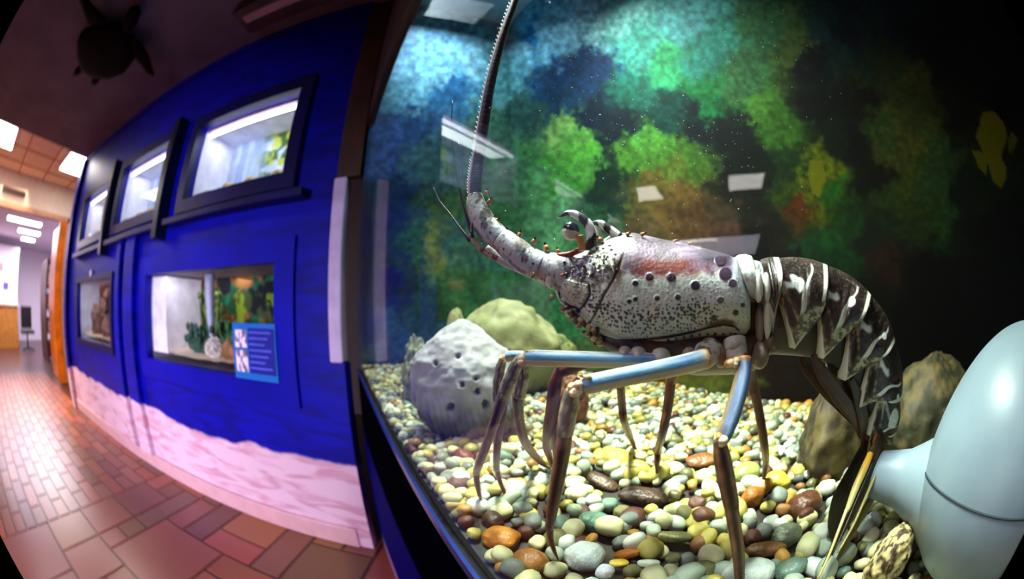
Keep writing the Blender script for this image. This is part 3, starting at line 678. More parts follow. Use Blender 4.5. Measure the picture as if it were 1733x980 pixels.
# gravel bed under the pebbles
b = MB(); na, nn_ = 160, 60
a_, n_ = np.meshgrid(np.linspace(A0 + 0.002, A1 - 0.012, na), np.linspace(GD + 0.008, NB - 0.003, nn_), indexing='ij')
def gz(a, n):                                     # gravel surface height, from eye height
    P = np.stack([np.asarray(a, float).ravel() * 3.2 + 9, np.asarray(n, float).ravel() * 3.2 + 4], 1)
    return (GRZ - 0.008 + 0.02 * (fbm(P, 2, 91) - 0.5)).reshape(np.shape(a))
H_ = gz(a_, n_) - 0.007
P = U * a_[..., None] + N * n_[..., None] + ZV * (H_ + CZ)[..., None]
b.grid(P, L((70, 62, 48)) * (0.5 + fbm(P.reshape(-1, 3) * 90, 3, 3))[:, None] * 0.35)
b.box((A0 + 0.002, GD + 0.008, -0.226), (A1 - 0.012, NB - 0.003, -0.224), L((50, 45, 35)), fr=trf)
tag(b.build('gravel_bed', M_vert), 'coarse gravel bed filling the bottom of the lobster tank', 'gravel', kind='stuff')

# ------------------------------------------------------------------ pebbles
PALETTE = [('pale grey-green', (150, 165, 140), 18), ('cream', (205, 205, 150), 26), ('white', (212, 220, 205), 11), ('olive yellow', (170, 160, 75), 18), ('mustard', (170, 125, 45), 4),
           ('dark brown', (78, 42, 28), 4), ('grey', (105, 115, 105), 9), ('amber brown', (128, 88, 48), 3), ('sea green', (98, 126, 104), 2), ('olive drab', (105, 105, 60), 7)]
pm = {}
def pebble_mat(nm, c):
    if nm in pm: return pm[nm]
    m = mat('pebble_' + nm.replace(' ', '_').replace('-', '_'), c, 0.42, var=0.22, scale=70, bump=0.25, bscale=160, c2=tuple(min(255, x * 1.12 + 6) for x in c))
    pm[nm] = m; return m
def pebble_geo(seed, res):
    th = np.linspace(0.03, math.pi - 0.03, res)[:, None]; ph = np.linspace(0, 2 * math.pi, int(res * 1.5), endpoint=False)[None]
    D = np.stack([np.sin(th) * np.cos(ph), np.sin(th) * np.sin(ph), np.cos(th) + 0 * ph], -1)
    sh = D.shape; D = D.reshape(-1, 3)
    D2 = np.sign(D) * np.abs(D) ** 0.86
    k = 1 + 0.42 * (fbm(D * 1.1 + seed * 5.3 + 11, 2, seed) - 0.5)
    r = random.Random(seed); S = np.array([1.0, r.uniform(0.68, 0.95), r.uniform(0.55, 0.8)])
    return (D2 * k[:, None] * S).reshape(sh)
pmesh = {}
def pebble_mesh(seed, nm, c):
    key = (seed, nm)
    if key not in pmesh:
        b = MB(); b.grid(pebble_geo(seed, 14), wrap=True, cap=True); o = b.build('pebble', pebble_mat(nm, c)); pmesh[key] = o.data; bpy.data.objects.remove(o)
    return pmesh[key]
rp = np.random.RandomState(11)
zones = [((815, 850), 'by the foot of the spread second front leg'), ((860, 845), 'by the slim foot nearest the white coral'), ((945, 945), 'by the tip of the near front leg'), ((1075, 760), 'behind the lobster, by the short brown leg'),
         ((1112, 800), 'by the foot of the straight brown leg'), ((1250, 970), 'beside the nearest blue leg'), ((1295, 810), 'by the dark far rear leg'), ((1365, 850), 'around the big brown pebble'), ((1420, 900), 'under the tail fan'), ((1480, 880), 'between the tail fan and the white ornament'),
         ((740, 720), 'below the white coral near the glass'), ((700, 780), 'along the glass at the far end'), ((770, 880), 'along the glass below the spread leg'), ((880, 960), 'along the lower edge before the front leg'), ((1050, 930), 'in front between the two near legs'), ((1100, 880), 'in the shade under the lobster'),
         ((1180, 760), 'in the bright patch behind the lobster'), ((1000, 720), 'in the pale patch behind the front leg'), ((1350, 940), 'in front of the big brown pebble'), ((1180, 960), 'in front beside the nearest blue leg'), ((1320, 730), 'before the brown rock'), ((640, 660), 'at the far glass corner')]
cand = []
special = [  # px x, y, size px, aspect, colour name, colour, label
 (1362, 852, 56, 'dark brown', (82, 46, 26), 'large round dark brown pebble, the biggest on the gravel'),
 (1062, 935, 44, 'mustard', (190, 110, 20), 'long orange pebble in front between the two near legs'),
 (1048, 951, 30, 'olive yellow', (210, 180, 50), 'bright yellow pebble touching the long orange one'),
 (1024, 966, 30, 'white', (232, 240, 245), 'small pure white pebble in front of the yellow one'),
 (1098, 952, 36, 'white', (205, 215, 190), 'round whitish pebble right of the long orange one'),
 (990, 940, 66, 'white', (200, 212, 205), 'large angular white quartz pebble beside the front leg tip'),
 (848, 908, 58, 'mustard', (190, 120, 25), 'large amber pebble with a cleft, near the glass'),
 (873, 820, 36, 'mustard', (195, 140, 25), 'amber pebble behind the two slim feet'),
 (1140, 905, 60, 'olive drab', (120, 122, 72), 'large flat olive pebble in the shade between the near legs'),
 (1005, 880, 50, 'sea green', (90, 130, 110), 'greenish pebble in the middle of the shaded gravel'),
 (1090, 835, 80, 'dark brown', (62, 44, 30), 'broad dark brown pebble in the shade under the lobster'),
 (1020, 812, 60, 'dark brown', (70, 48, 26), 'dark brown slab pebble behind the near front leg'),
 (785, 770, 34, 'dark brown', (110, 48, 42), 'reddish brown pebble beside the knee of the spread leg'),
 (1478, 880, 34, 'white', (235, 238, 225), 'bright white pebble lying alone between tail fan and ornament'),
 (1318, 812, 42, 'olive yellow', (205, 185, 60), 'yellow pebble behind the big brown pebble'),
 (1262, 800, 50, 'olive drab', (140, 145, 80), 'large olive green pebble right of the nearest blue leg'),
 (1275, 838, 44, 'amber brown', (150, 92, 30), 'amber brown pebble right of the nearest blue leg'),
 (1190, 775, 60, 'amber brown', (120, 76, 34), 'flat brown pebble left of the nearest blue leg knee'),
 (1045, 775, 48, 'olive yellow', (178, 160, 70), 'large olive yellow pebble behind the near front leg'),
 (1080, 790, 40, 'olive yellow', (185, 170, 85), 'rounded yellowish pebble by the short brown leg'),
 (1330, 905, 48, 'grey', (105, 118, 95), 'rounded grey pebble touching the big brown one'),
 (1300, 925, 66, 'amber brown', (110, 76, 34), 'long brown pebble in front of the big brown one'),
 (1340, 960, 50, 'sea green', (100, 125, 105), 'angular grey green pebble at the bottom of the view'),
 (1270, 968, 80, 'white', (200, 212, 195), 'large pale pebble at the foot of the nearest blue leg'),
 (895, 945, 60, 'amber brown', (150, 98, 36), 'brown and cream pebble just before the front leg tip'),
 (835, 878, 40, 'dark brown', (62, 46, 30), 'round dark pebble under the slim foot near the glass'),
 (1425, 935, 50, 'grey', (120, 130, 105), 'grey green pebble right of the tail fan tip'),
]
taken = []
for (x, y, s_, nm, c, lb) in special:
    p = PG(x, y); taken.append((p[0], p[1], s_ / FPX * np.linalg.norm(p - EYE) * 0.5))
sp_col = {k[0]: k[1] for k in PALETTE}
cell = 0.0200
pts_ = []
for layer in range(2):
    a = A0 + 0.02 + layer * 0.008
    while a < A1 - 0.02:
        n = GD + 0.017 + layer * 0.003
        while n < NB - 0.012:
            aa = a + rp.uniform(-.3, .3) * cell; nnn = n + rp.uniform(-.3, .3) * cell
            p = U * aa + N * nnn; r_ = rp.uniform(0.0070, 0.0128) * (1.25 if rp.rand() < 0.12 else 1)
            z = float(gz(np.array([aa]), np.array([nnn]))[0]) + (0.0 if layer == 0 else 0.006) + CZ
            nnn = max(nnn, GD + 0.008 + r_ * 0.95); p = U * aa + N * nnn; ok = True
            for tx, ty, tr in taken:
                if (p[0] - tx) ** 2 + (p[1] - ty) ** 2 < (tr * 0.85 + r_ * 0.5) ** 2: ok = False; break
            if ok and (layer == 0 or rp.rand() < 0.8): pts_.append((p[0], p[1], z, r_))
            n += cell * (1 if layer == 0 else 1.25)
        a += cell * (1 if layer == 0 else 1.25)
pts_ = np.array(pts_); pxs = to_px(pts_[:, :3])
dist = np.linalg.norm(pts_[:, :3] - EYE, axis=1)
vis = (pxs[:, 0] > 590) & (pxs[:, 0] < 1560) & (pxs[:, 1] < 985) & (pxs[:, 1] > 600)
score = np.where(vis, pts_[:, 3] / dist, -1)
order = np.argsort(-score)
NIND = 270
ind = set(order[:NIND].tolist())
wts = np.array([k[2] for k in PALETTE], float); wts /= wts.sum()
cidx = rp.choice(len(PALETTE), len(pts_), p=wts)
def rotm(r): 
    from mathutils import Euler
    return Euler(r, 'XYZ').to_matrix()
info = []
for i in ind:
    nm, c, _ = PALETTE[cidx[i]]
    sd = int(rp.randint(1, 7)); info.append((i, nm, c, sd))
def zone(px): return min(zones, key=lambda z: (z[0][0] - px[0]) ** 2 + (z[0][1] - px[1]) ** 2)[1]
byl = {}
for (i, nm, c, sd) in info:
    me = pebble_mesh(sd, nm, c); o = bpy.data.objects.new('pebble', me); COL.objects.link(o)
    o.location = pts_[i, :3]; s_ = pts_[i, 3]; o.scale = (s_, s_, s_); o.rotation_euler = (rp.uniform(-.5, .5), rp.uniform(-.5, .5), rp.uniform(0, 6.28))
    asp = ['oval', 'blunt', 'egg-shaped', 'smooth', 'lumpy', 'rounded'][sd - 1]
    k = (('larger ' if s_ > 0.0115 else 'small ' if s_ < 0.0085 else '') + asp + ' ' + nm, zone(pxs[i])); byl.setdefault(k, []).append((pxs[i][0], pxs[i][1], o))
for (lk, z_), lst in byl.items():
    lst.sort(key=lambda t: t[0])
    if len(lst) == 1: words = ['']
    elif len(lst) == 2: words = ['left-hand ', 'right-hand ']
    elif len(lst) == 3: words = ['left-hand ', 'middle ', 'right-hand ']
    else: words = ['leftmost '] + ['%s from the left ' % w_ for w_ in ('second', 'third', 'fourth', 'fifth', 'sixth', 'seventh')][:len(lst) - 2] + ['rightmost ']
    for wd, (x_, y_, o) in zip(words, lst):
        lab = wd + lk + ' pebble ' + z_
        tag(o, lab, 'pebble', 'pebbles on the floor of the lobster tank')
for k, (x, y, s_, nm, c, lb) in enumerate(special):
    p = PG(x, y, 0.0); r_ = s_ / FPX * np.linalg.norm(p - EYE) * 0.5
    b = MB(); g = pebble_geo(20 + k, 20); 
    if 'long' in lb or 'slab' in lb or 'flat' in lb or 'broad' in lb: g = g * np.array([1.0, 0.62, 0.5])
    b.grid(g * r_ * 1.05, wrap=True, cap=True)
    o = b.build('pebble', mat('pebble_special', c, 0.42, var=0.25, scale=60, bump=0.3, bscale=150))
    o.location = p + np.array([0, 0, -r_ * 0.15]); o.rotation_euler = (rp.uniform(-.3, .3), rp.uniform(-.3, .3), -AZ0 + rp.uniform(-.5, .5))
    tag(o, lb, 'pebble', 'pebbles on the floor of the lobster tank')
b = MB()
geos = {(s, q): pebble_geo(s, 6 if q else 8).reshape(-1, 3) for s in range(1, 7) for q in (0, 1)}
nuv = {0: (8, 12), 1: (6, 9)}
for i in range(len(pts_)):
    if i in ind: continue
    q = 1 if (dist[i] > 0.8 or not vis[i]) else 0
    g = geos[(int(rp.randint(1, 7)), q)]; R3 = np.array(rotm((rp.uniform(-.5, .5), rp.uniform(-.5, .5), rp.uniform(0, 6.28))))
    V_ = g @ R3.T * pts_[i, 3] + pts_[i, :3]
    b.grid(V_.reshape(*nuv[q], 3), L(np.array(PALETTE[cidx[i]][1]) * rp.uniform(0.8, 1.12)), wrap=True, cap=True)
tag(b.build('pebble_gravel', vmat('gravel_stone', 0.45, 0.3, 160)), 'mixed pale, yellow and brown pebbles spread over the rest of the tank floor', 'pebbles', kind='stuff')

# ------------------------------------------------------------------ rocks, corals, ornament
def at_ground(x, y): return PG(x, y)
def rockobj(name, x, y, wpx, hpx, seed, c1, c2, label, cat, dpr=0.8, amp=0.35, fs=2.2, fine=0.0, sink=0.15, taper=0.0, lean=0.0):
    g = PG(x, y); d = np.linalg.norm(g - EYE); w_ = wpx / FPX * d / 2; h_ = hpx / FPX * d
    b = MB(); rock_mesh(b, g + ZV * h_ * (0.5 - sink), (w_, w_ * dpr, h_ * (0.5 + sink)), seed, c1, c2, amp=amp, fs=fs, n=64, m=90, fine=fine)
    Q = b.v[0]; zf = (Q[:, 2] - g[2]) / h_; k = np.clip(1 - taper * zf, 0.1, 2)
    Q[:, 0] = g[0] + (Q[:, 0] - g[0]) * k + lean * zf * w_ * math.cos(AZ0); Q[:, 1] = g[1] + (Q[:, 1] - g[1]) * k - lean * zf * w_ * math.sin(AZ0)
    return tag(b.build(name, vmat(name + '_surface', 0.7, 0.5, 120)), label, cat)
rockobj('rock', 1418, 772, 190, 150, 5, (92, 80, 44), (44, 36, 22), 'brown pitted rock leaning behind the lobster tail', 'rock', fine=0.06, amp=0.28, fs=1.7, taper=0.45)
rockobj('rock', 1562, 748, 210, 122, 9, (96, 84, 46), (48, 50, 28), 'brown-topped boulder between the lobster tail and the white ornament', 'rock', fine=0.05, amp=0.25, fs=1.6, taper=0.2)
rockobj('rock', 1492, 972, 88, 78, 14, (196, 180, 120), (52, 34, 20), 'speckled cream and brown stone in front of the white ornament', 'rock', amp=0.3, fs=1.8, fine=0.1)
rockobj('coral_rock', 860, 655, 170, 150, 17, (150, 154, 112), (124, 130, 88), 'pale olive rounded boulder behind the white coral', 'rock', amp=0.25, fs=1.6)
rockobj('coral_rock', 945, 645, 70, 75, 18, (120, 128, 70), (70, 84, 50), 'dim olive coral head behind the front legs', 'rock', amp=0.3)
rockobj('rock', 960, 710, 66, 75, 23, (130, 78, 26), (70, 38, 16), 'orange brown stone behind the front leg joint', 'rock', amp=0.3)

# white pitted coral
g = PG(795, 728); d = np.linalg.norm(g - EYE)
def prof(u):                                     # outline half width (px), by height 0..1
    return np.interp(u, [0, .12, .3, .5, .68, .82, .93, 1.0], [50, 70, 88, 90, 80, 56, 30, 6])
nu, nv = 130, 180
uu = np.linspace(0, 1, nu); ph = np.linspace(0, 2 * math.pi, nv, endpoint=False)
Hc = 195 / FPX * d
P = np.zeros((nu, nv, 3))
rightv = np.array([math.cos(math.radians(-7)), -math.sin(math.radians(-7)), 0]); fwd = np.array([math.sin(math.radians(-7)), math.cos(math.radians(-7)), 0])
for i, u_ in enumerate(uu):
    r_ = prof(u_) / FPX * d
    P[i] = g + ZV * (u_ * Hc - 0.01) + rightv * ((-8 + 12 * (1 - u_)) / FPX * d) + (rightv[None] * np.cos(ph)[:, None] + fwd[None] * np.sin(ph)[:, None] * 0.75) * r_
Pf = P.reshape(-1, 3); cen = g + ZV * Hc * 0.4
dirs = (Pf - cen); dirs /= np.linalg.norm(dirs, axis=1, keepdims=True)
nz = fbm(Pf * 38, 3, 5) - 0.5
rid = np.abs(np.sin(Pf[:, 0] * 330 + Pf[:, 2] * 60 + 4 * fbm(Pf * 20, 2, 6)))
uf = np.repeat(uu, nv)
Pf = Pf + dirs * (nz * 0.016 + 0.007 * rid * sstep(0.55, 0.2, uf) )[:, None]
pxc = to_px(Pf)
C = np.tile(L((172, 175, 182)), (len(Pf), 1)) * (0.82 + 0.36 * fbm(Pf * 60, 3, 8))[:, None]
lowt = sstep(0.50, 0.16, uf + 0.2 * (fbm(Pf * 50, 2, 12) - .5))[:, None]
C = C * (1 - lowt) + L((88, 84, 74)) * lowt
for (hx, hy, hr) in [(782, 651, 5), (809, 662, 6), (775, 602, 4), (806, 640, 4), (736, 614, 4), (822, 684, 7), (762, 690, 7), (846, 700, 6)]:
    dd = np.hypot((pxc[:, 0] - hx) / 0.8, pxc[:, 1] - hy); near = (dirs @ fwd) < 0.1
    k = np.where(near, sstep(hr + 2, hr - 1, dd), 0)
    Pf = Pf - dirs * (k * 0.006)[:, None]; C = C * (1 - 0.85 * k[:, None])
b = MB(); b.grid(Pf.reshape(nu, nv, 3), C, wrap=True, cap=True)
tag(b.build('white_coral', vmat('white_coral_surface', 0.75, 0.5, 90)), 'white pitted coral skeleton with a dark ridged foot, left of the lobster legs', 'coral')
rockobj('coral_rock', 712, 672, 60, 95, 31, (150, 158, 120), (80, 88, 90), 'small knobby greyish coral left of the white coral', 'rock', amp=0.4)
rockobj('coral_rock', 775, 640, 40, 118, 33, (160, 162, 118), (128, 134, 92), 'small cream knob of coral rising behind the white coral', 'rock', amp=0.15)

# white ornament: ovoid body with a narrow neck
_v = np.array([0.93837683, 0.00809089, -0.34551913])
oc = EYE + _v * 0.335
nv_, nu_ = 96, 90
th = np.linspace(0.005, math.pi - 0.005, nu_)
ax_up = np.array([0.16, 0.02, 1.0]); ax_up /= np.linalg.norm(ax_up); ax_r = np.cross([0, 1, 0], ax_up); ax_r /= np.linalg.norm(ax_r); ax_f = np.cross(ax_up, ax_r)
ph = np.linspace(0, 2 * math.pi, nv_, endpoint=False)
RO = 0.089; HO = 0.090
P = np.zeros((nu_, nv_, 3))
for i, t_ in enumerate(th):
    rr_ = RO * math.sin(t_) * (1 - 0.05 * math.cos(t_)); zz = HO * math.cos(t_)
    P[i] = oc + ax_up * zz + (ax_r[None] * np.cos(ph)[:, None] + ax_f[None] * np.sin(ph)[:, None]) * rr_
orn = empty('white_ornament', oc - np.array([0, 0, HO]), 'smooth white ovoid ornament with a narrow side neck, beside the lobster tail', 'ornament')
M_orn = mat('white_glazed_ceramic', (128, 148, 158), 0.4, var=0.10, scale=14, bump=0.08, bscale=18)
b = MB(); b.grid(P, wrap=True, cap=True); b.build('body', M_orn, orn)
nb = oc + ax_up * -0.02; ne = EYE + ray(1485, 803) * 0.35; 
b = MB(); mid = nb * 0.45 + ne * 0.55
b.tube([nb, nb * 0.62 + ne * 0.38, nb * 0.42 + ne * 0.58, nb * 0.22 + ne * 0.78, ne], [0.060, 0.052, 0.036, 0.024, 0.020], m=40, up=(0, 0, 1), sub=8); b.build('neck', M_orn, orn)
b = MB()
ring = [oc + ax_up * (-0.012) + (ax_r * math.cos(a) + ax_f * math.sin(a)) * (RO * 0.9995) for a in np.linspace(0, 2 * math.pi, 60)]
b.tube(ring, [0.0008] * 60, m=6, up=(0, 0, 1), sub=1); b.build('seam', mat('seam_line', (60, 75, 78), 0.8, spec=0.0), orn)

# ------------------------------------------------------------------ floating particles
b = MB(); r = random.Random(8)
for k in range(430):
    x = r.gauss(1080, 150); y = r.gauss(170, 110)
    if not (760 < x < 1450 and -10 < y < 470): continue
    p = EYE + ray(x, y) * r.uniform(0.24, 0.42); q = r.uniform(0.00016, 0.00042)
    b.ball(p, (q * r.choice([1, 1, 2.2]), q, q), L((235, 245, 250)), 4, 5)
tag(b.build('water_particles', mat('white_specks', (240, 248, 250), 0.5, var=0, bump=0)), 'fine white specks drifting in the tank water', 'particles', kind='stuff')
# ------------------------------------------------------------------ spiny lobster
lob = MB()
rl = np.random.RandomState(4)
def sc_at(p): return np.linalg.norm(p - EYE) / FPX
def both(b, px, tt, col, close=True):
    """px (nu,nv,2) pixels of the near side, tt (nu,nv) half depth: builds the near side and its mirror image"""
    nu, nv = tt.shape
    Pn = np.zeros((nu, nv, 3))
    for i in range(nu):
        for j in range(nv): Pn[i, j] = PL(px[i, j, 0], px[i, j, 1], -tt[i, j])
    Pf_ = Pn + LM * (2 * tt[..., None])
    P = np.concatenate([Pn, Pf_[:, ::-1]], 1); C = np.concatenate([col, col[:, ::-1]], 1)
    b.grid(P, C, wrap=close, cap=close)
def interp2(tab, x, k): return np.interp(x, [t[0] for t in tab], [t[k] for t in tab])

# carapace: x, top, bottom, half width
CT_ = [(938, 468, 486, .006), (944, 452, 508, .014), (952, 441, 516, .019), (962, 436, 523, .022), (974, 432, 533, .024), (985, 428, 545, .025), (1000, 418, 560, .028), (1015, 409, 568, .030), (1035, 397, 578, .032), (1050, 394, 586, .034), (1073, 394, 591, .035),
       (1100, 400, 591, .036), (1122, 405, 588, .037), (1156, 411, 581, .038), (1191, 420, 575, .038), (1226, 429, 575, .037), (1246, 437, 573, .036), (1258, 460, 572, .034), (1266, 490, 566, .032), (1270, 512, 552, .028)]
nu, nv = 262, 170
S = np.linspace(938, 1270, nu); v = (1 - np.cos(np.linspace(0, math.pi, nv))) / 2
top = interp2(CT_, S, 1); bot = interp2(CT_, S, 2); wd = interp2(CT_, S, 3)
k5 = np.ones(7) / 7
def sm(a): return np.convolve(np.r_[np.repeat(a[0], 3), a, np.repeat(a[-1], 3)], k5, 'valid')
top, bot, wd = sm(top), sm(bot), sm(wd)
px = np.zeros((nu, nv, 2)); px[..., 0] = S[:, None]; px[..., 1] = top[:, None] + (bot - top)[:, None] * v[None]
prof_ = (1 - np.abs(2 * v - 1) ** 2.3) ** (1 / 2.3)
# a rolled lower margin
marg = 0.0018 * np.exp(-((v[None] - (1 - 6 / (bot - top)[:, None])) * (bot - top)[:, None] / 5) ** 2) - 0.0022 * np.exp(-((v[None] - (1 - 15 / (bot - top)[:, None])) * (bot - top)[:, None] / 3.0) ** 2)
tt = wd[:, None] * prof_[None]
X = px[..., 0].ravel(); Y = px[..., 1].ravel(); PX2 = np.c_[X, Y]
def lerp(a, b, t): t = np.asarray(t)[:, None]; return a * (1 - t) + b * t
def mix_c(a, b): return a * 0.25 + np.array(b, float) * 0.75
n1 = fbm(PX2 / 14, 4, 101); n2 = fbm(PX2 / 5, 3, 102)
col = np.tile(np.array([206., 216, 204]), (len(X), 1)) * (0.93 + 0.14 * n1)[:, None]
yb = np.repeat(bot, nv); yt = np.repeat(top, nv)
# greener towards the belly
col = lerp(col, np.array([178., 186, 158]), sstep(40, 0, yb - Y) * 0.6)
# mauve and rust saddle on the upper half
sad = sstep(-4, 12, 464 + 16 * (n1 - .5) * 2 - Y + 0.02 * (X - 1040)) * sstep(1030, 1062, X)
col = lerp(col, np.array([106., 84, 110]), sad * (0.75 + 0.25 * n2)); col = lerp(col, np.array([66., 54, 62]), sad * sstep(0.50, 0.62, fbm(PX2 / 22, 4, 104)) * 0.75)
rust = np.exp(-((Y - 452) / 13) ** 2) * sstep(1055, 1090, X) * sstep(1232, 1200, X)
col = lerp(col, np.array([112., 48, 40]), np.clip(rust * 1.0 * (0.1 + 1.7 * sstep(0.35, 0.7, fbm(PX2 / 18, 4, 103))), 0, 1))
drk = np.exp(-(((X - 1215) / 34) ** 2 + ((Y - 431) / 15) ** 2) * 1.0)
col = lerp(col, np.array([52., 44, 58]), np.clip(drk * 1.5 * (0.5 + n2), 0, 1))
drk2 = np.exp(-(((X - 1130) / 60) ** 2 + ((Y - 410) / 8) ** 2))
col = lerp(col, np.array([70., 58, 66]), np.clip(drk2 * 0.9 * (0.4 + n2), 0, 1))
mott = sstep(1060, 1010, X) * sstep(505, 470, Y) * sstep(0.45, 0.62, n2)
col = lerp(col, np.array([92., 74, 62]), mott * 0.8)
lil = sstep(1015, 985, X) * sstep(495, 465, Y)
col = lerp(col, np.array([165., 168, 205]), lil * 0.5)
col = lerp(col, np.array([120., 100, 70]), np.exp(-((X - 1044) / 10) ** 2 - ((Y - 462) / 22) ** 2) * 0.7)
col = lerp(col, np.array([196., 205, 215]), sstep(1232, 1250, X) * sstep(500, 470, Y) * 0.9)
dots = []
def dot(x, y, r, c=(24, 20, 26), s=1.0): dots.append((x, y, r, c, s))
for gy_ in np.arange(470, 592, 5.6):
    for gx_ in np.arange(972, 1266, 6.2):
        x = gx_ + rl.uniform(-2.4, 2.4); y = gy_ + rl.uniform(-2, 2)
        yb_ = np.interp(x, S, bot)
        low = (np.exp(-((y - (yb_ - 48)) / 26.0) ** 2)) * float(sstep(1235, 1170, np.array([x]))[0]) 
        if y > yb_ - 18: continue
        dens = 0.85 if low > 0.3 else 0.62
        if rl.rand() > dens: continue
        r = 0.55 + 1.9 * low * rl.uniform(0.5, 1.2) + (0.35 if x > 1190 else 0)
        dot(x, y, r, (40, 44, 34) if r > 1.2 else (108, 108, 84), 1 if r > 1 else 0.9)
for x, y, r in [(1075, 479, 5), (1099, 468.5, 6.5), (1135.6, 469, 7.5), (1176.5, 483, 8), (1227.5, 463, 11), (1219, 440, 10), (1239.6, 479, 7), (1219, 508, 6), (1147, 503, 5), (1112, 504.6, 4.5), (1064.5, 510, 4), (1075, 506, 4), (1245, 529, 5), (1208, 538, 5), (1257, 516, 4), (1010, 558, 5), (978, 526, 4), (1244, 566, 3)]:
    dot(x, y, r, (46, 30, 48) if y < 506 else (34, 30, 22))
for k in range(15):
    x = 1052 + k * 13.2; dot(x, float(np.interp(x, S, bot)) - 9.5, 2.0 if k % 3 else 2.6, (20, 18, 16))
C3 = col.copy(); bumpt = np.zeros(len(X))
for (x, y, r, c, s_) in dots:
    i0 = np.searchsorted(S, x - r - 2); i1 = np.searchsorted(S, x + r + 2)
    if i1 <= i0: continue
    sl = slice(i0 * nv, i1 * nv); d_ = np.hypot(X[sl] - x, (Y[sl] - y)); k = sstep(r + 0.9, r - 0.7, d_) * s_
    C3[sl] = lerp(C3[sl], np.array(c, float), k); bumpt[sl] += k * (0.0004 if r < 3 else 0.0008)
wsp = sstep(8, 5, np.hypot(X - 1024, (Y - 484) * 1.1)); C3 = lerp(C3, np.array([245., 248, 245]), wsp)
# dark groove above the margin
gy2 = np.interp(X, [1035, 1090, 1130, 1175, 1205, 1225, 1242, 1252], [577, 575, 570, 561, 553, 549, 552, 560])
gr = sstep(3.0, 1.0, np.abs(Y - gy2)) * sstep(1033, 1040, X) * sstep(1254, 1248, X)
gr2 = np.clip(1 - np.abs(Y - (gy2 - 5)) / 7, 0, 1) * sstep(1180, 1215, X) * sstep(1250, 1236, X)
C3 = lerp(C3, np.array([26., 18, 14]), np.clip(gr + gr2, 0, 1))
# cervical groove
gx2 = np.interp(Y, [400, 440, 470, 500, 535, 565], [1062, 1052, 1040, 1022, 1006, 985])
cg = sstep(3.4, 1.2, np.abs(X - gx2)) * sstep(425, 450, Y)
C3 = lerp(C3, np.array([96., 84, 62]), cg * 0.7)
def seg_d(px, poly):
    d = np.full(len(px), 1e9); n = len(poly)
    for i in range(n):
        a = np.array(poly[i], float); b_ = np.array(poly[(i + 1) % n], float); ab = b_ - a
        t = np.clip(((px - a) @ ab) / (ab @ ab), 0, 1); d = np.minimum(d, np.hypot(*(px - a - t[:, None] * ab).T))
    return d
cheek = [(953, 468), (975, 474), (997, 479), (999, 498), (990, 515), (982, 523), (964, 518), (948, 508), (946, 490)]
dch = seg_d(PX2, cheek); ich = inside(PX2, cheek)
C3 = np.where(ich[:, None], mix_c(C3, (176, 174, 146)), C3)
for k in range(70):
    x, y = rl.uniform(948, 998), rl.uniform(470, 520); C3 = np.where(((np.hypot(X - x, Y - y) < 1.1) & ich)[:, None], np.array([60., 58, 48]), C3)
C3 = lerp(C3, np.array([50., 40, 32]), sstep(2.4, 0.8, dch) * sstep(476, 484, Y))
C3 = lerp(C3, np.array([86., 62, 48]), sstep(0.60, 0.66, fbm(PX2 / 7, 3, 107)) * sstep(1010, 980, X) * sstep(474, 466, Y))
plate = (ich * sstep(0, 5, dch) * 0.0022 - sstep(3, 0.5, dch) * 0.0012 * (Y > 476))
bumpt += plate + 0.0012 * sstep(0.55, 0.7, fbm(PX2 / 6, 3, 108)) * sstep(1045, 1010, X) * sstep(480, 468, Y)
tt2 = tt + marg * (prof_[None] > 0.02) + (bumpt - 0.0016 * cg - 0.0016 * gr).reshape(nu, nv)
tt2 = np.maximum(tt2, 0)
both(lob, px, tt2, L(np.clip(C3, 0, 255)).reshape(nu, nv, 3))

def tab_loft(tab, nu, nv, colfn, pw=2.2):
    """tab rows: top x, top y, bottom x, bottom y, half width"""
    tab = np.array(tab, float); s = np.linspace(0, len(tab) - 1, nu); v = (1 - np.cos(np.linspace(0, math.pi, nv))) / 2
    A = np.stack([np.interp(s, np.arange(len(tab)), tab[:, k]) for k in range(5)], 1)
    px = A[:, None, :2] + (A[:, None, 2:4] - A[:, None, :2]) * v[None, :, None]
    t_ = A[:, 4:5] * ((1 - np.abs(2 * v - 1) ** pw) ** (1 / pw))[None]
    Sg, Vg = np.meshgrid(s / (len(tab) - 1), v, indexing='ij')
    c = L(np.clip(colfn(Sg.ravel(), Vg.ravel(), px.reshape(-1, 2)), 0, 255)).reshape(nu, nv, 3)
    both(lob, px, t_, c)
def mix3(a, b, t): t = np.asarray(t)[:, None]; return np.asarray(a, float) * (1 - t) + np.asarray(b, float) * t

# breastplate under the carapace
tab_loft([(1000, 555, 1005, 575, .008), (1040, 560, 1040, 600, .018), (1100, 560, 1100, 622, .022), (1180, 560, 1180, 636, .024), (1250, 555, 1250, 634, .024), (1275, 552, 1276, 628, .022), (1292, 550, 1294, 612, .018), (1304, 550, 1306, 592, .010), (1309, 552, 1310, 575, .004)], 60, 40,
         lambda s, v, p: mix3((72, 54, 42), (42, 28, 20), sstep(0.4, 0.6, fbm(p / 9, 3, 4))))
# abdomen core
tab_loft([(1262, 446, 1270, 590, .017), (1300, 446, 1310, 600, .019), (1345, 450, 1345, 602, .019), (1395, 462, 1380, 606, .017), (1438, 486, 1410, 622, .016), (1472, 530, 1432, 650, .014), (1492, 590, 1452, 680, .013), (1503, 650, 1468, 712, .011), (1508, 710, 1480, 740, .007)], 90, 40,
         lambda s, v, p: mix3((34, 22, 15), (18, 12, 9), sstep(0.4, 0.6, fbm(p / 8, 3, 6))))

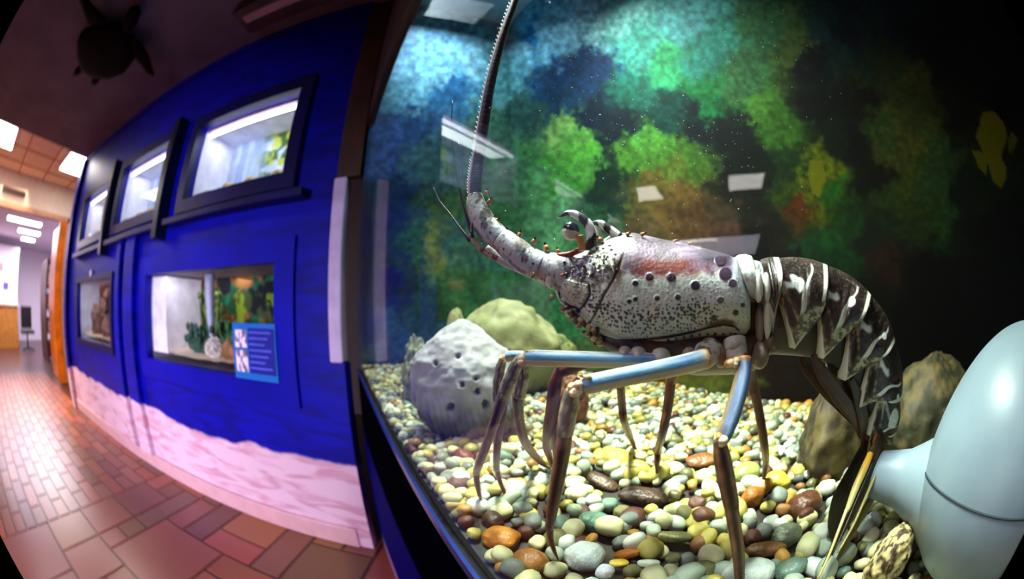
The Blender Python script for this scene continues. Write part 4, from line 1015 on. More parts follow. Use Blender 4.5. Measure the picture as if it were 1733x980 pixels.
# collar ring behind the carapace
def pale(s, v, p):
    c = mix3((206, 212, 206), (168, 172, 150), sstep(0.45, 0.7, fbm(p / 6, 3, 8)))
    return mix3(c, (60, 56, 52), sstep(0.12, 0.02, s) * 0.8)
tab_loft([(1247, 440, 1266, 500, .028), (1250, 431, 1272, 508, .033), (1262, 430, 1285, 516, .034), (1272, 433, 1294, 514, .032), (1276, 441, 1296, 505, .029)], 40, 60, pale)
tab_loft([(1272, 440, 1282, 520, .028), (1280, 441, 1294, 520, .030), (1290, 444, 1300, 520, .029)], 20, 40, lambda s, v, p: mix3((190, 205, 200), (96, 110, 104), sstep(0.5, 0.6, fbm(p / 4, 3, 18))))

SEG = [  # dorsal front, dorsal back, lower front, tip, lower back, half width, kind
 ((1286, 440), (1319, 436), (1290, 512), (1307, 575), (1318, 508), .0315, 0),
 ((1318, 437), (1403, 450), (1316, 498), (1345, 591), (1386, 543), .0325, 1),
 ((1402, 450), (1476, 501), (1384, 505), (1393, 608), (1445, 557), .0300, 2),
 ((1474, 500), (1516, 581), (1437, 553), (1430, 645), (1482, 610), .0265, 3),
 ((1515, 580), (1524, 682), (1472, 606), (1456, 690), (1493, 672), .0230, 4),
 ((1523, 680), (1514, 738), (1488, 668), (1471, 738), (1499, 730), .0190, 5)]
def bez(p0, p1, k, u): p0, p1 = np.array(p0, float), np.array(p1, float); q = (p0 + p1) / 2 + k; return ((1 - u) ** 2)[..., None] * p0 + (2 * u * (1 - u))[..., None] * q + (u ** 2)[..., None] * p1
for si, (D0, D1, L0, TP, L1, w_, kind) in enumerate(SEG):
    nu, nv = 80, 110
    a = np.linspace(0, 1, nu); v = 1 - np.cos(np.linspace(0, math.pi / 2, nv // 2)); v = np.r_[v * 0.5, np.linspace(0.5, 1, nv - nv // 2 + 1)[1:]]
    d = np.array(D1, float) - np.array(D0, float); nrm = np.array([d[1], -d[0]]) / np.linalg.norm(d)
    DD = bez(D0, D1, nrm * (np.linalg.norm(d) * 0.16), a)
    af = 0.34; LLo = np.zeros((nu, 2))
    m1 = a <= af; u1 = a[m1] / af; u2 = (a[~m1] - af) / (1 - af)
    LLo[m1] = bez(L0, TP, nrm * -6 * 0, u1 ** 1.0)
    dv = np.array(L1, float) - np.array(TP, float)
    LLo[~m1] = bez(TP, L1, nrm * (0.10 * np.linalg.norm(dv)), u2)
    px = DD[:, None] + (LLo - DD)[:, None] * v[None, :, None]
    # the plate's front and back edges bow backwards
    along = d / np.linalg.norm(d)
    px = px + along * (7 * np.sin(math.pi * np.clip(v, 0, 1)) ** 1)[None, :, None]
    tv = np.where(v < 0.5, np.sqrt(np.clip(1 - (1 - v / 0.5) ** 2, 0, 1)), 1 - 0.28 * ((v - 0.5) / 0.5) ** 2)
    thick = 1.0 + 0.05 * np.sin(a * math.pi)[:, None] + 0.06 * sstep(0.75, 1, a)[:, None] - 0.05 * np.exp(-((a[:, None] - 0.50) / 0.05) ** 2)
    t_ = w_ * tv[None] * thick
    A_, V_ = np.meshgrid(a, v, indexing='ij'); A_ = A_.ravel(); V_ = V_.ravel(); P2 = px.reshape(-1, 2)
    n1 = fbm(P2 / 9, 4, 130 + si); n2 = fbm(P2 / 3.2, 3, 140 + si)
    c = mix3((56, 44, 40), (34, 27, 25), sstep(0.4, 0.6, n1)); c = c * (0.85 + 0.3 * n2)[:, None]
    pal = np.array([222., 226, 206])
    if kind == 0:
        c = mix3(c, pal, sstep(0.66, 0.72, A_) * sstep(0.99, 0.95, A_) * sstep(0.95, 0.80, V_))
        c = mix3(c, (178, 182, 160), sstep(0.55, 0.70, V_)); c = mix3(c, (30, 24, 20), np.exp(-((V_ - 0.66) / 0.03) ** 2))
    else:
        edge = sstep(0.86, 0.89, A_) * sstep(0.975, 0.955, A_) * sstep(0.66, 0.58, V_)
        c = mix3(c, (16, 14, 12), sstep(0.965, 0.98, A_)); c = mix3(c, pal, edge)
        cen = 0.60 - 0.22 * sstep(0.1, 0.7, V_) + 0.04 * np.sin(V_ * 13)
        wid = 0.018 + 0.045 * sstep(0.15, 0.6, V_)
        st = sstep(wid + 0.02, wid - 0.01, np.abs(A_ - cen)) * sstep(0.03, 0.10, V_) * sstep(0.72, 0.60, V_)
        c = mix3(c, pal * 1.08, st * 0.98)
        cen2 = 0.16 + 0.10 * np.sin(V_ * 10 - 1.2)
        pt = sstep(0.060, 0.030, np.abs(A_ - cen2)) * sstep(0.26, 0.34, V_) * sstep(0.66, 0.56, V_)
        c = mix3(c, (222, 228, 215), pt * (1 if kind != 5 else 0.6))
        lowm = sstep(0.60, 0.70, V_)
        cl = mix3((176, 178, 142), (84, 76, 52), sstep(0.42, 0.58, fbm(P2 / 6, 3, 150 + si)))
        c = mix3(c, cl, lowm)
        bay = np.exp(-(((A_ - 0.20) / 0.13) ** 2 + ((V_ - 0.80) / 0.12) ** 2) * 1.4); c = mix3(c, (22, 20, 14), np.clip(bay * 1.5, 0, 1))
        fe = sstep(0.055, 0.03, A_) * sstep(0.55, 0.62, V_); c = mix3(c, (196, 204, 170), fe)
        tip = sstep(0.93, 0.97, V_) * sstep(0.62, 0.5, A_); c = mix3(c, (206, 214, 190), tip)
        gap = sstep(0.90, 0.97, V_) * sstep(0.66, 0.76, A_); c = mix3(c, (50, 44, 30), gap)
        spots = {1: [(0.31, 0.30, 0.15, 0.085)], 2: [(0.56, 0.30, 0.09, 0.07)], 3: [(0.62, 0.22, 0.07, 0.05)], 4: [(0.85, 0.18, 0.06, 0.05)], 5: [(0.35, 0.22, 0.24, 0.16)]}[kind]
        for (sa, sv, ra, rv) in spots:
            c = mix3(c, (238, 242, 232), sstep(1.15, 0.9, np.hypot((A_ - sa) / ra, (V_ - sv) / rv)))
    speck = sstep(0.70, 0.76, fbm(P2 / 2.2, 2, 160 + si)); c = mix3(c, (150, 140, 120), speck * 0.45 * (V_ < 0.6))
    nu_, nv_ = nu, len(v)
    both(lob, px.reshape(nu_, nv_, 2), t_, L(np.clip(c, 0, 255)).reshape(nu_, nv_, 3), close=False)
    # inner rim so that each plate has thickness
    both(lob, px.reshape(nu_, nv_, 2)[::6, ::6], t_[::6, ::6] * 0.93, np.tile(L((40, 32, 22)), (len(range(0, nu_, 6)), len(range(0, nv_, 6)), 1)), close=False)

def pbump(x, y, t, rx, ry, rt, c, n=14, m=20):
    p = PL(x, y, t); s_ = sc_at(p); e1 = np.cross(LM, ZV); e1 /= np.linalg.norm(e1)
    ax = np.stack([e1, LM, ZV]); lob.ball(p, (rx * s_, rt, ry * s_), L(c), n, m, ax)
# white pleural lobes behind the collar
pbump(1283, 484, -.029, 8, 27, .006, (214, 218, 200)); pbump(1297, 486, -.029, 7, 24, .006, (206, 210, 192))
pbump(1299, 535, -.026, 7, 38, .005, (186, 190, 160)); pbump(1286, 548, -.020, 8, 34, .006, (120, 112, 92)); pbump(1324, 510, -.030, 4, 7, .003, (96, 44, 22))
pbump(1391, 520, -.029, 3.5, 6, .003, (104, 56, 28)); pbump(1444, 560, -.026, 3, 5, .003, (104, 56, 28))

# head plates
pbump(938, 472, -.010, 16, 18, .012, (196, 198, 196))
for k in range(46):
    u = rl.rand(); x = 962 + 56 * u + rl.uniform(-8, 8); y = 524 + 58 * u + rl.uniform(-9, 9); r = rl.uniform(4, 9)
    pbump(x, y, -.004 - .008 * rl.rand(), r, r * rl.uniform(.6, 1), .008, [(176, 150, 92), (150, 120, 66), (190, 172, 122), (104, 84, 48), (204, 186, 140)][rl.randint(5)], 8, 10)
# antenna bases (peduncles)
def spine(x, y, t, dx, dy, r, c=(170, 120, 60), c2=(30, 22, 22)):
    p = PL(x, y, t); q = PL(x + dx, y + dy, t - 0.001); s_ = sc_at(p); m_ = p * 0.45 + q * 0.55
    lob.cone(p, m_, r * s_, r * s_ * 0.55, L(c)); lob.cone(m_, q, r * s_ * 0.55, 0, L(c2))
def pedcol(s, ph):
    p = np.c_[s * 9, np.cos(ph) * 2.2, np.sin(ph) * 2.2]; c = mix3((196, 200, 204), (120, 106, 98), sstep(0.50, 0.62, fbm(p * 0.9, 4, 60)))
    c = mix3(c, (60, 110, 130), sstep(0.64, 0.70, fbm(p * 1.3, 3, 61)) * 0.6); c = mix3(c, (190, 165, 140), sstep(0.15, 0.8, s) * sstep(-0.3, 0.8, np.cos(ph)) * 0.6)
    c = mix3(c, (30, 26, 28), sstep(0.70, 0.73, fbm(p * 1.9, 2, 62)))
    return L(np.clip(c, 0, 255))
def pxtube(b, pts, colf, m=20, flat=1.0, sub=6):
    P = [PL(x, y, t) for x, y, r, t in pts]; R_ = [r * sc_at(p) for (x, y, r, t), p in zip(pts, P)]
    b.tube(P, R_, m=m, flat=flat, sub=sub, colf=colf)
pxtube(lob, [(985, 470, 36, -.004), (955, 462, 34, -.008), (930, 455, 29, -.010), (912, 447, 24, -.012)], pedcol, 40, 1.0, 12)
pxtube(lob, [(918, 452, 25, -.012), (895, 442, 25, -.013), (872, 425, 24, -.014), (852, 408, 21, -.014), (842, 398, 16, -.014)], pedcol, 40, 1.0, 14)
pxtube(lob, [(848, 406, 20, -.014), (828, 388, 21, -.014), (814, 368, 20, -.014), (806, 348, 17, -.014), (804, 330, 13, -.014)], pedcol, 36, 1.0, 12)
pxtube(lob, [(975, 475, 26, .022), (930, 462, 22, .024), (890, 452, 14, .024), (850, 438, 10, .024), (826, 418, 7, .022)], lambda s, ph: np.tile(L((178, 172, 168)), (len(s), 1)), 20)
for (x, y, dx, dy, r) in [(856, 396, 2, -14, 5), (878, 402, 4, -16, 5), (902, 412, 5, -13, 5), (926, 424, -5, -17, 6), (838, 376, 10, -10, 5), (826, 346, 8, -16, 5), (822, 330, 4, -14, 4), (830, 372, 9, -8, 5), (905, 462, -6, 10, 4), (872, 440, 8, 4, 4), (884, 444, 7, 4, 4),
                          (860, 430, 8, 4, 4), (945, 428, -3, -12, 4), (955, 434, -8, -9, 4), (950, 466, 9, -3, 4), (975, 470, 9, -1, 4), (990, 476, 10, -1, 4), (935, 500, -5, 10, 5), (1060, 398, 10, -7, 4), (1085, 398, 12, -6, 4), (1018, 408, -9, -10, 5), (1140, 409, 12, -5, 3), (1165, 413, 11, -5, 3), (1062, 465, 10, -2, 5), (1046, 456, 8, -5, 4)]:
    spine(x, y, -.030 if x > 1000 and y > 430 else (-.022 if y > 440 else -.014), dx, dy, r)
for k in range(110):
    x = rl.uniform(850, 1045); y0 = np.interp(x, [850, 900, 985, 1045], [395, 425, 430, 396]); y = y0 + rl.uniform(6, 34 if x < 930 else 60)
    pbump(x, y, -.016 - .016 * float(sstep(920, 1040, np.array([x]))[0]) , rl.uniform(1.5, 3.4), rl.uniform(1.5, 3.2), .003, [(208, 206, 200), (190, 170, 130), (60, 52, 48), (205, 210, 220)][rl.randint(4)], 6, 8)

# horns over the eyes
def bandcol(n):
    def f(s, ph):
        t = (np.floor(s * n + 0.3 * np.cos(ph)) % 2)
        return L(mix3((30, 26, 28), (222, 224, 220), t * 1.0))
    return f
pxtube(lob, [(1000, 424, 9, -.016), (1001, 402, 9, -.016), (995, 380, 8.5, -.016), (980, 366, 7.5, -.016), (962, 361, 5.5, -.016), (944, 369, 1, -.016)], bandcol(5), 16)
pxtube(lob, [(1012, 412, 11, -.008), (1010, 396, 9, -.008), (1008, 384, 6, -.008), (1006, 376, 2, -.008)], lambda s, ph: np.tile(L((215, 216, 206)), (len(s), 1)), 16)
pxtube(lob, [(1002, 378, 3, -.010), (1016, 378, 6, -.010), (1030, 388, 8, -.010), (1048, 402, 9, -.010)], bandcol(4), 14)
pxtube(lob, [(944, 432, 4, -.016), (965, 430, 5, -.016), (985, 420, 5, -.016), (1000, 408, 5, -.016)], lambda s, ph: np.tile(L((150, 66, 30)), (len(s), 1)), 12)
pxtube(lob, [(985, 424, 7, -.020), (984, 412, 6, -.020), (980, 400, 8, -.020)], lambda s, ph: np.tile(L((190, 130, 80)), (len(s), 1)), 12)
def pod(b, x, y, t, r, c): b.ball(PL(x, y, t), r * sc_at(PL(x, y, t)), L(c), 16, 22)

# legs
def legcol(kind):
    def f(s, ph):
        cp, sp = np.cos(ph), np.sin(ph); nz = fbm(np.c_[s * 16, ph * 1.5], 3, 21)
        if kind == 'merus':
            c = np.tile(np.array([206., 196, 160]), (len(s), 1))
            bl = sstep(0.18, -0.02, cp) * sstep(-0.96, -0.80, cp) * sstep(0.03, 0.10, s) * sstep(1.0, 0.90, s)
            c = mix3(c, (58, 128, 178), bl * (0.45 + 0.7 * nz)); c = mix3(c, (178, 190, 222), np.exp(-((cp + 0.62) / 0.12) ** 2) * 0.95 * bl)  # pale streak within the blue is a painted highlight
            c = mix3(c, (216, 220, 224), sstep(-0.93, -0.98, cp) * 0.8)
            c = mix3(c, (210, 130, 60), np.maximum(sstep(0.93, 1.0, s), sstep(0.05, 0.0, s)) * 0.7)
        elif kind == 'teal':
            c = mix3((52, 96, 150), (40, 130, 130), sstep(0.3, 1.0, s) * sstep(-0.2, 0.5, cp)); c = mix3(c, (214, 214, 220), np.exp(-((cp + 0.15) / 0.28) ** 2) * (0.8 - 0.3 * s))
            c = mix3(c, (200, 150, 84), sstep(-0.55, -0.95, cp) * 0.7); c = mix3(c, (196, 120, 46), np.maximum(sstep(0.86, 1.0, s), sstep(0.12, 0.0, s)))
            c = mix3(c, (70, 40, 24), sstep(0.5, 0.62, nz) * 0.4 * sstep(0.4, 0.9, s))
        elif kind == 'carpus':
            c = mix3((192, 182, 138), (108, 98, 66), sstep(0.4, 0.6, nz)); c = mix3(c, (60, 84, 88), np.exp(-((cp + 0.35) / 0.16) ** 2) * 0.8)
            c = mix3(c, (40, 32, 24), np.exp(-((cp - 0.35) / 0.12) ** 2) * 0.8); c = mix3(c, (150, 96, 44), sstep(-0.8, -0.95, cp) * 0.8)
        elif kind == 'prop':
            c = mix3((124, 92, 50), (92, 54, 28), sstep(0.35, 0.65, nz + 0.3 * (s - 0.3))); c = mix3(c, (26, 20, 14), np.exp(-((cp - 0.05) / 0.28) ** 2) * 0.95)
            c = mix3(c, (150, 140, 92), np.exp(-((cp - 0.65) / 0.16) ** 2) * 0.6 * sstep(1.0, 0.2, s)); c = mix3(c, (170, 120, 70), np.exp(-((cp + 0.6) / 0.14) ** 2) * 0.6)
        else:
            c = mix3((104, 58, 28), (60, 32, 18), sstep(0.4, 0.6, nz)); c = mix3(c, (140, 84, 40), np.exp(-((cp + 0.4) / 0.25) ** 2) * 0.6)
        return L(np.clip(c, 0, 255))
    return f
def foot_t(x, y): return depth_of(PG(x, y, 0.004))
def hairs(pts, n, side=1):
    for k in range(n):
        f = (k + 0.5) / n * (len(pts) - 1); i = min(int(f), len(pts) - 2); u = f - i
        x, y, r, t = (np.array(pts[i]) * (1 - u) + np.array(pts[i + 1]) * u)
        p = PL(x + side * r * 0.7, y, t); q = PL(x + side * (r + 4.5), y + 5, t); lob.cone(p, q, 0.6 * sc_at(p), 0, L((110, 60, 30)), 4)
def joint(x, y, t, r):
    for k in range(7):
        a = rl.uniform(0, 6.28); q = r * rl.uniform(0.1, 0.6); pbump(x + q * math.cos(a), y + q * math.sin(a), t - rl.uniform(-.001, .003), r * rl.uniform(.35, .6), r * rl.uniform(.35, .6), r * .5 * .00045, [(232, 205, 150), (220, 190, 150), (205, 140, 70), (236, 220, 180)][rl.randint(4)], 8, 10)
# near front leg
tF = foot_t(945, 945)
pxtube(lob, [(1205, 590, 22, -.020), (1195, 602, 22, -.026), (1180, 612, 17, -.032)], lambda s, ph: L(mix3((210, 208, 188), (110, 104, 84), sstep(0.5, 0.62, fbm(np.c_[s * 6, ph * 1.6], 3, 9)))), 28)
pxtube(lob, [(1196, 606, 18, -.034), (1160, 616, 17, -.038), (1105, 628, 16.5, -.044), (1040, 641, 16.5, -.050), (1000, 650, 17, -.054), (985, 654, 15, -.055)], legcol('merus'), 32)
spine(1000, 640, -.058, -24, -6, 6, (220, 195, 140), (190, 130, 60)); spine(990, 668, -.058, -10, 12, 5, (200, 180, 130), (120, 80, 40))
joint(976, 657, -.057, 16)
pxtube(lob, [(974, 652, 11, -.056), (966, 672, 14, -.056), (961, 700, 15.5, -.056), (957, 728, 15, -.056), (954, 742, 12, -.056)], legcol('carpus'), 28)
pxtube(lob, [(956, 735, 13, -.056), (952, 765, 13.5, -.056), (944, 810, 12, -.055), (936, 855, 10, tF * .3 - .04), (930, 893, 7.5, tF * .6 - .02)], legcol('prop'), 28)
pts = [(930, 888, 7, tF * .6 - .02), (932, 912, 5, tF * .8 - .01), (938, 932, 3.5, tF), (945, 948, 1.2, tF)]; pxtube(lob, pts, legcol('dark'), 16); hairs(pts, 22, -1)
hairs([(956, 735, 13, -.056), (944, 810, 12, -.055), (930, 893, 7.5, tF)], 14, -1)
# second leg, spread forward
tG = foot_t(815, 852)
pxtube(lob, [(1128, 598, 13, -.018), (1110, 606, 15, -.022)], lambda s, ph: np.tile(L((200, 196, 172)), (len(s), 1)), 22)
pxtube(lob, [(1125, 612, 11, -.024), (1085, 610, 14, -.025), (1020, 609, 14, -.026), (950, 607, 14, -.027), (905, 606, 14.5, -.028), (890, 606, 13, -.028)], legcol('merus'), 32)
spine(905, 598, -.030, -20, -4, 5, (220, 195, 140), (190, 150, 90)); joint(884, 607, -.029, 14)
pxtube(lob, [(882, 604, 8, -.029), (872, 622, 11, -.029), (862, 645, 12.5, -.028), (853, 666, 11, -.028), (848, 676, 8, -.028)], legcol('carpus'), 24)
pxtube(lob, [(853, 664, 10.5, -.028), (842, 700, 9, -.024), (826, 745, 8, -.018), (812, 782, 7, -.010), (806, 800, 6, tG * .7)], legcol('prop'), 22)
pts = [(806, 794, 5.5, tG * .7), (807, 815, 5, tG * .85), (811, 836, 3.5, tG), (816, 856, 1.2, tG)]; pxtube(lob, pts, legcol('dark'), 14); hairs(pts, 22, 1)
# third slim leg, its far twin
tH = foot_t(860, 846)
pxtube(lob, [(905, 604, 9, .010), (872, 602, 9, .010), (858, 604, 9, .010)], legcol('merus'), 20); joint(852, 610, .010, 10)
pxtube(lob, [(852, 606, 7, .010), (845, 630, 9, .010), (842, 662, 9, .010), (842, 680, 7, .010)], legcol('carpus'), 20)
pxtube(lob, [(852, 680, 8, .006), (846, 720, 7.5, .004), (841, 760, 6.5, .002), (840, 795, 5.5, tH * .8)], legcol('prop'), 18)
pts = [(840, 790, 5.2, tH * .8), (845, 812, 4.2, tH), (853, 832, 3, tH), (861, 849, 1, tH)]; pxtube(lob, pts, legcol('dark'), 14); hairs(pts, 14, 1)
# leg bent forward between them
tI = foot_t(925, 792)
pxtube(lob, [(884, 612, 9, .000), (885, 640, 11, .004), (879, 670, 10, .012)], legcol('carpus'), 20)
pxtube(lob, [(876, 668, 9.5, .012), (878, 705, 9, .03), (886, 742, 8, .045), (900, 765, 7, tI * .8), (918, 784, 5, tI), (932, 792, 2, tI)], legcol('prop'), 20)
# far legs
tJ = foot_t(940, 800)
pxtube(lob, [(1090, 600, 12, .02), (1000, 612, 11, .03), (952, 628, 11, .036)], legcol('dark'), 18)
pxtube(lob, [(950, 618, 8, .036), (940, 650, 11.5, .04), (934, 690, 10.5, .045), (927, 730, 8.5, .055), (926, 760, 7, tJ * .9), (940, 800, 2.5, tJ)], legcol('dark'), 20)
pxtube(lob, [(985, 640, 10, .04), (962, 670, 11, .045), (950, 700, 9, .05), (940, 745, 7, .06), (942, 790, 3, tJ)], legcol('prop'), 18)
tK = foot_t(1076, 765)
pxtube(lob, [(1110, 610, 12, .02), (1070, 630, 9, .05), (1050, 652, 7.5, .07)], legcol('dark'), 16)
pxtube(lob, [(1050, 650, 7, .07), (1053, 690, 7, .09), (1056, 712, 6.5, .10), (1066, 738, 5.5, tK * .95), (1078, 766, 2, tK)], legcol('dark'), 16)
tL = foot_t(1112, 803)
pxtube(lob, [(1160, 605, 13, .02), (1145, 625, 10, .04), (1136, 645, 9, .05)], legcol('dark'), 16)
pxtube(lob, [(1136, 640, 9, .05), (1130, 690, 8.5, .055), (1121, 735, 7.5, .06), (1114, 760, 6.5, tL), (1112, 782, 5, tL), (1112, 804, 2, tL)], legcol('dark'), 18)
# nearest rear leg
tM = foot_t(1252, 985)
pxtube(lob, [(1243, 575, 20, -.022), (1245, 595, 21, -.026), (1246, 612, 17, -.030)], lambda s, ph: L(mix3((196, 200, 176), (84, 64, 44), sstep(0.46, 0.6, fbm(np.c_[s * 6, ph * 1.6], 3, 19)) * sstep(0.1, 0.8, s))), 28)
joint(1240, 612, -.036, 15)
pxtube(lob, [(1258, 606, 14, -.034), (1258, 628, 14, -.038), (1250, 665, 15.5, -.046), (1238, 705, 15.5, -.054), (1226, 735, 15, -.060), (1222, 746, 12, -.061)], legcol('teal'), 32)
joint(1222, 747, -.064, 17); joint(1214, 740, -.062, 12)
pxtube(lob, [(1217, 744, 11, -.062), (1222, 775, 15, -.064), (1230, 815, 15, -.066), (1237, 850, 13.5, -.068), (1240, 862, 11, -.069)], legcol('prop'), 28)
pxtube(lob, [(1236, 848, 12, -.068), (1243, 890, 11.5, -.070), (1250, 940, 10.5, -.074), (1252, 985, 8, tM), (1253, 1010, 3, tM)], legcol('prop'), 24)
hairs([(1222, 775, 15, -.064), (1243, 890, 11.5, -.070), (1252, 985, 9, -.08)], 18, 1)
# far rear leg
tN = foot_t(1292, 814)
pxtube(lob, [(1262, 600, 14, .02), (1270, 640, 11, .045), (1276, 665, 10, .05)], legcol('dark'), 18)
pxtube(lob, [(1276, 660, 9, .05), (1285, 700, 8, .055), (1293, 750, 7.5, .06), (1296, 782, 6, tN), (1291, 816, 2, tN)], legcol('dark'), 18)
# coxae along the underside
for (x, y, rx, ry, c) in [(1080, 598, 15, 13, (200, 196, 176)), (1118, 600, 17, 14, (206, 206, 188)), (1058, 594, 11, 9, (188, 176, 150)), (1165, 600, 14, 16, (170, 150, 120)), (1190, 592, 20, 16, (205, 208, 192)), (1220, 600, 14, 22, (120, 92, 66)), (1285, 600, 16, 24, (120, 104, 84)), (1060, 612, 10, 10, (160, 140, 110)), (1300, 580, 14, 20, (92, 74, 56))]:
    pbump(x, y, -.018, rx, ry, .012, c)

# swimmerets: dark brown blades hanging inside the tail curl
def blade(pts, wpx, t0, c, c2=None, name=None):
    P = [PL(x, y, t0) for x, y in pts]; n = len(pts); w_ = np.interp(np.linspace(0, 1, n), [0, .3, .8, 1], [.35, 1, .8, .15]) * wpx
    def cf(s, ph): return L(np.clip(mix3(c, c2 if c2 else np.array(c) * 0.6, sstep(0.3, 0.7, fbm(np.c_[s * 3, ph * 3], 3, 33))), 0, 255))
    lob.tube(P, [a * sc_at(p) for a, p in zip(w_, P)], m=20, flat=0.14, sub=8, colf=cf)
for k, (pts, w_, t0) in enumerate([([(1375, 598), (1392, 632), (1420, 672), (1446, 706), (1456, 742)], 14, -.012), ([(1400, 600), (1416, 632), (1436, 664), (1452, 700), (1458, 734)], 16, -.004), ([(1410, 612), (1432, 650), (1448, 690), (1460, 730)], 18, .006), ([(1350, 596), (1368, 628), (1400, 668), (1440, 716)], 9, .010), ([(1440, 640), (1455, 680), (1462, 720), (1458, 762)], 12, -.014)]):
    blade(pts, w_, t0, [(84, 56, 20), (70, 50, 22), (58, 42, 20), (90, 62, 24), (76, 56, 26)][k])

# tail fan
tT = foot_t(1385, 985)
def fan(pts, w_, ts, c, c2, flat=0.16):
    P = [PL(x, y, t) for (x, y), t in zip(pts, ts)]; n = len(pts)
    def cf(s, ph):
        st = sstep(0.25, 0.75, 0.5 + 0.5 * np.sin(ph * 9)); return L(np.clip(mix3(c, c2, np.clip(st * 0.6 + sstep(0.4, 0.7, fbm(np.c_[s * 6, ph], 3, 35)) * 0.5, 0, 1)), 0, 255))
    lob.tube(P, [a * sc_at(p) for a, p in zip(w_, P)], m=26, flat=flat, sub=8, colf=cf)
ts = np.linspace(-.012, tT, 5)
fan([(1496, 725), (1488, 760), (1462, 820), (1428, 890), (1392, 960)], [16, 24, 22, 15, 3], ts + .004, (74, 56, 26), (24, 20, 12), 0.22)
fan([(1502, 735), (1500, 775), (1476, 840), (1440, 905), (1400, 975)], [9, 13, 13, 10, 2], ts + .012, (52, 46, 24), (120, 112, 60))
fan([(1466, 745), (1450, 790), (1426, 840), (1416, 885), (1418, 935)], [8, 20, 24, 17, 3], np.linspace(-.006, tT * .5, 5), (36, 48, 26), (20, 28, 16))
fan([(1440, 790), (1430, 830), (1428, 880), (1424, 940), (1408, 975)], [3, 9, 13, 9, 2], np.linspace(.01, tT * .5, 5), (70, 50, 22), (40, 34, 18))
# telson joint and yellow spine
tab_loft([(1512, 728, 1474, 728, .016), (1512, 745, 1470, 745, .016), (1506, 765, 1468, 762, .013), (1500, 785, 1466, 775, .008)], 26, 30, lambda s, v, p: mix3((92, 54, 22), (30, 20, 12), sstep(0.4, 0.6, fbm(p / 5, 3, 77))))
pbump(1484, 744, -.017, 9, 11, .004, (170, 96, 30)); pbump(1478, 762, -.017, 8, 9, .004, (196, 120, 30)); pbump(1496, 756, -.015, 7, 10, .004, (60, 36, 18))
def yel(s, ph): return L(mix3((214, 158, 36), (196, 186, 112), sstep(0.1, 0.6, s)))
def fan_t(y): return float(np.interp(y, [725, 985], [-.012, tT])) - .010
pxtube(lob, [(1473, 768, 6, fan_t(768)), (1464, 790, 7.5, fan_t(790)), (1448, 826, 7, fan_t(826)), (1436, 858, 5.5, fan_t(858)), (1432, 866, 3.5, fan_t(866))], yel, 14)
pxtube(lob, [(x, y, r, fan_t(y)) for x, y, r in [(1433, 862, 3.6), (1420, 896, 3.0), (1402, 942, 2.6), (1384, 980, 2)]], lambda s, ph: L(mix3((206, 202, 150), (176, 156, 76), s)), 12)
pxtube(lob, [(x, y, r, fan_t(y) - .002) for x, y, r in [(1488, 790, 3.2), (1470, 830, 3), (1446, 885, 2.6), (1418, 935, 1.8)]], lambda s, ph: np.tile(L((140, 134, 70)), (len(s), 1)), 10)
pxtube(lob, [(x, y, r, fan_t(y) - .001) for x, y, r in [(1479, 778, 2.4), (1458, 826, 2.4), (1438, 874, 2), (1408, 940, 1.4)]], lambda s, ph: np.tile(L((18, 14, 10)), (len(s), 1)), 8)

M_shell = vmat('lobster_shell', 0.40, 0.22, 420, coat=0.0, spec=0.4)
lo_loc = PL(1150, 560)
lobster = lob.build('spiny_lobster', M_shell, loc=lo_loc)
tag(lobster, 'large spotted spiny lobster with striped curled tail and blue legs, standing on the tank gravel', 'lobster')
def child(b, name, m):
    o = b.build(name, m, lobster); o.parent = lobster; o.location = -lobster.location; return o
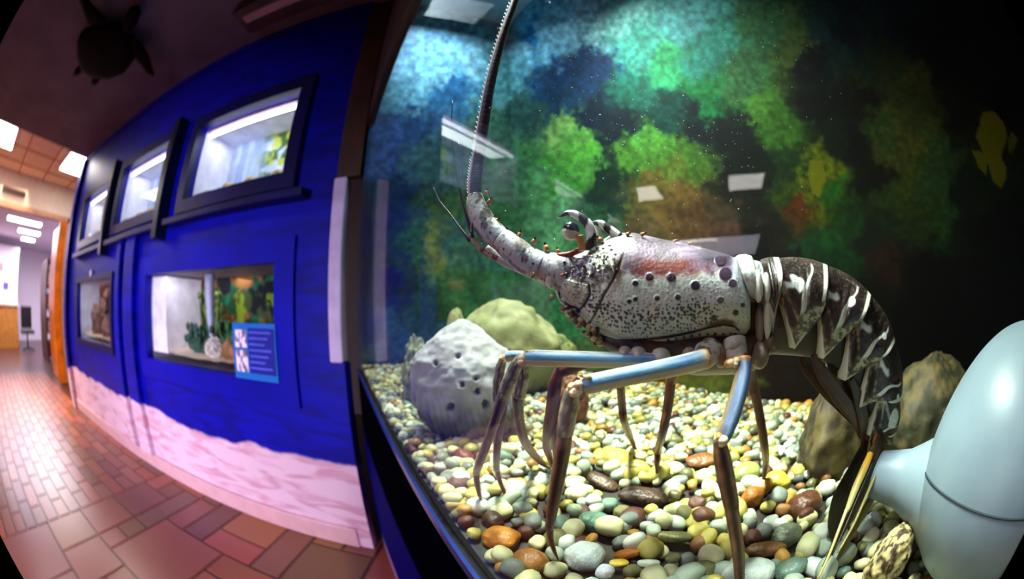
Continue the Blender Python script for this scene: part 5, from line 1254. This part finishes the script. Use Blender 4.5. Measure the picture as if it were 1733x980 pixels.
# long feeler
fl = MB()
def flcol(s, ph):
    cp = np.cos(ph); c = mix3((38, 22, 30), (70, 50, 56), sstep(0.4, 0.6, fbm(np.c_[s * 60, ph], 3, 5)) * 0.6)
    c = mix3(c, (206, 196, 206), sstep(0.25, 0.6, cp)); ring_ = sstep(0.6, 0.9, np.sin(s * 420)) * 0.35
    return L(mix3(c, (160, 130, 140), ring_))
pts = [(804, 345, 12.5, -.014), (804, 305, 11.5, -.014), (809, 270, 11, -.014), (817, 215, 10, -.013), (828, 150, 8.8, -.012), (841, 95, 7.4, -.010), (856, 45, 6.2, -.008), (872, 0, 5.4, -.005), (890, -50, 4.6, 0), (915, -110, 3.8, .005)]
pxtube(fl, pts, flcol, 18, 1.0, 26)
for i in range(60):                               # tiny barbs down the pale side
    f = i / 60 * 8; k = min(int(f), 7); u = f - k; x, y, r, t = np.array(pts[k]) * (1 - u) + np.array(pts[k + 1]) * u
    p = PL(x - r * 0.85, y, t); q = PL(x - r - 2.6, y - 6, t); fl.cone(p, q, 1.3 * sc_at(p), 0, L((214, 204, 206)), 5)
child(fl, 'antenna', M_shell)['label'] = 'long dark barbed antenna with a pale edge'
for nm, pts in (('antennule', [(800, 402, 4, -.018), (790, 370, 3, -.018), (780, 330, 2, -.018), (770, 280, 1.4, -.018), (764, 220, 1.1, -.016), (766, 170, 0.8, -.014)]),
                ('antennule', [(806, 392, 3, -.016), (796, 350, 2, -.016), (788, 320, 1.4, -.015), (781, 280, 1.1, -.014), (776, 240, 0.8, -.012)]),
                ('antennule', [(796, 408, 4, -.018), (778, 385, 2, -.018), (760, 360, 1.4, -.016), (744, 340, 1, -.014), (734, 318, 0.7, -.012)]),
                ('antennule', [(842, 438, 5, -.016), (824, 430, 5, -.017), (808, 415, 4.5, -.018), (798, 400, 4, -.018), (799, 380, 3, -.018)])):
    b = MB(); pxtube(b, pts, (lambda s, ph: L(mix3((52, 44, 40), (40, 40, 44), s))) if pts[0][0] != 842 else (lambda s, ph: L(mix3((196, 160, 110), (110, 70, 40), sstep(0.4, 0.6, fbm(np.c_[s * 14, ph], 2, 3))))), 8)
    child(b, nm, M_shell)
# eye
b = MB()
p = PL(966, 391, -.020); s_ = sc_at(p); e1 = np.cross(LM, ZV); ax = np.stack([e1, LM, ZV])
nn = 24; th = np.linspace(0.02, math.pi - 0.02, nn)[:, None]; ph = np.linspace(0, 2 * math.pi, 32, endpoint=False)[None]
D = np.stack([np.sin(th) * np.cos(ph), np.sin(th) * np.sin(ph), np.cos(th) + 0 * ph], -1)
P = p + (D * np.array([15.5, 14, 16]) * s_) @ ax
cc = np.where((D[..., 2:3] + 0.25 * D[..., 0:1]) > -0.02, L((16, 14, 18)), L((206, 196, 180)))
b.grid(P, cc, wrap=True, cap=True)
child(b, 'eye', vmat('glossy_eye', 0.1, 0, 100, coat=0.8))['label'] = 'stalked eye, black above and cream below'
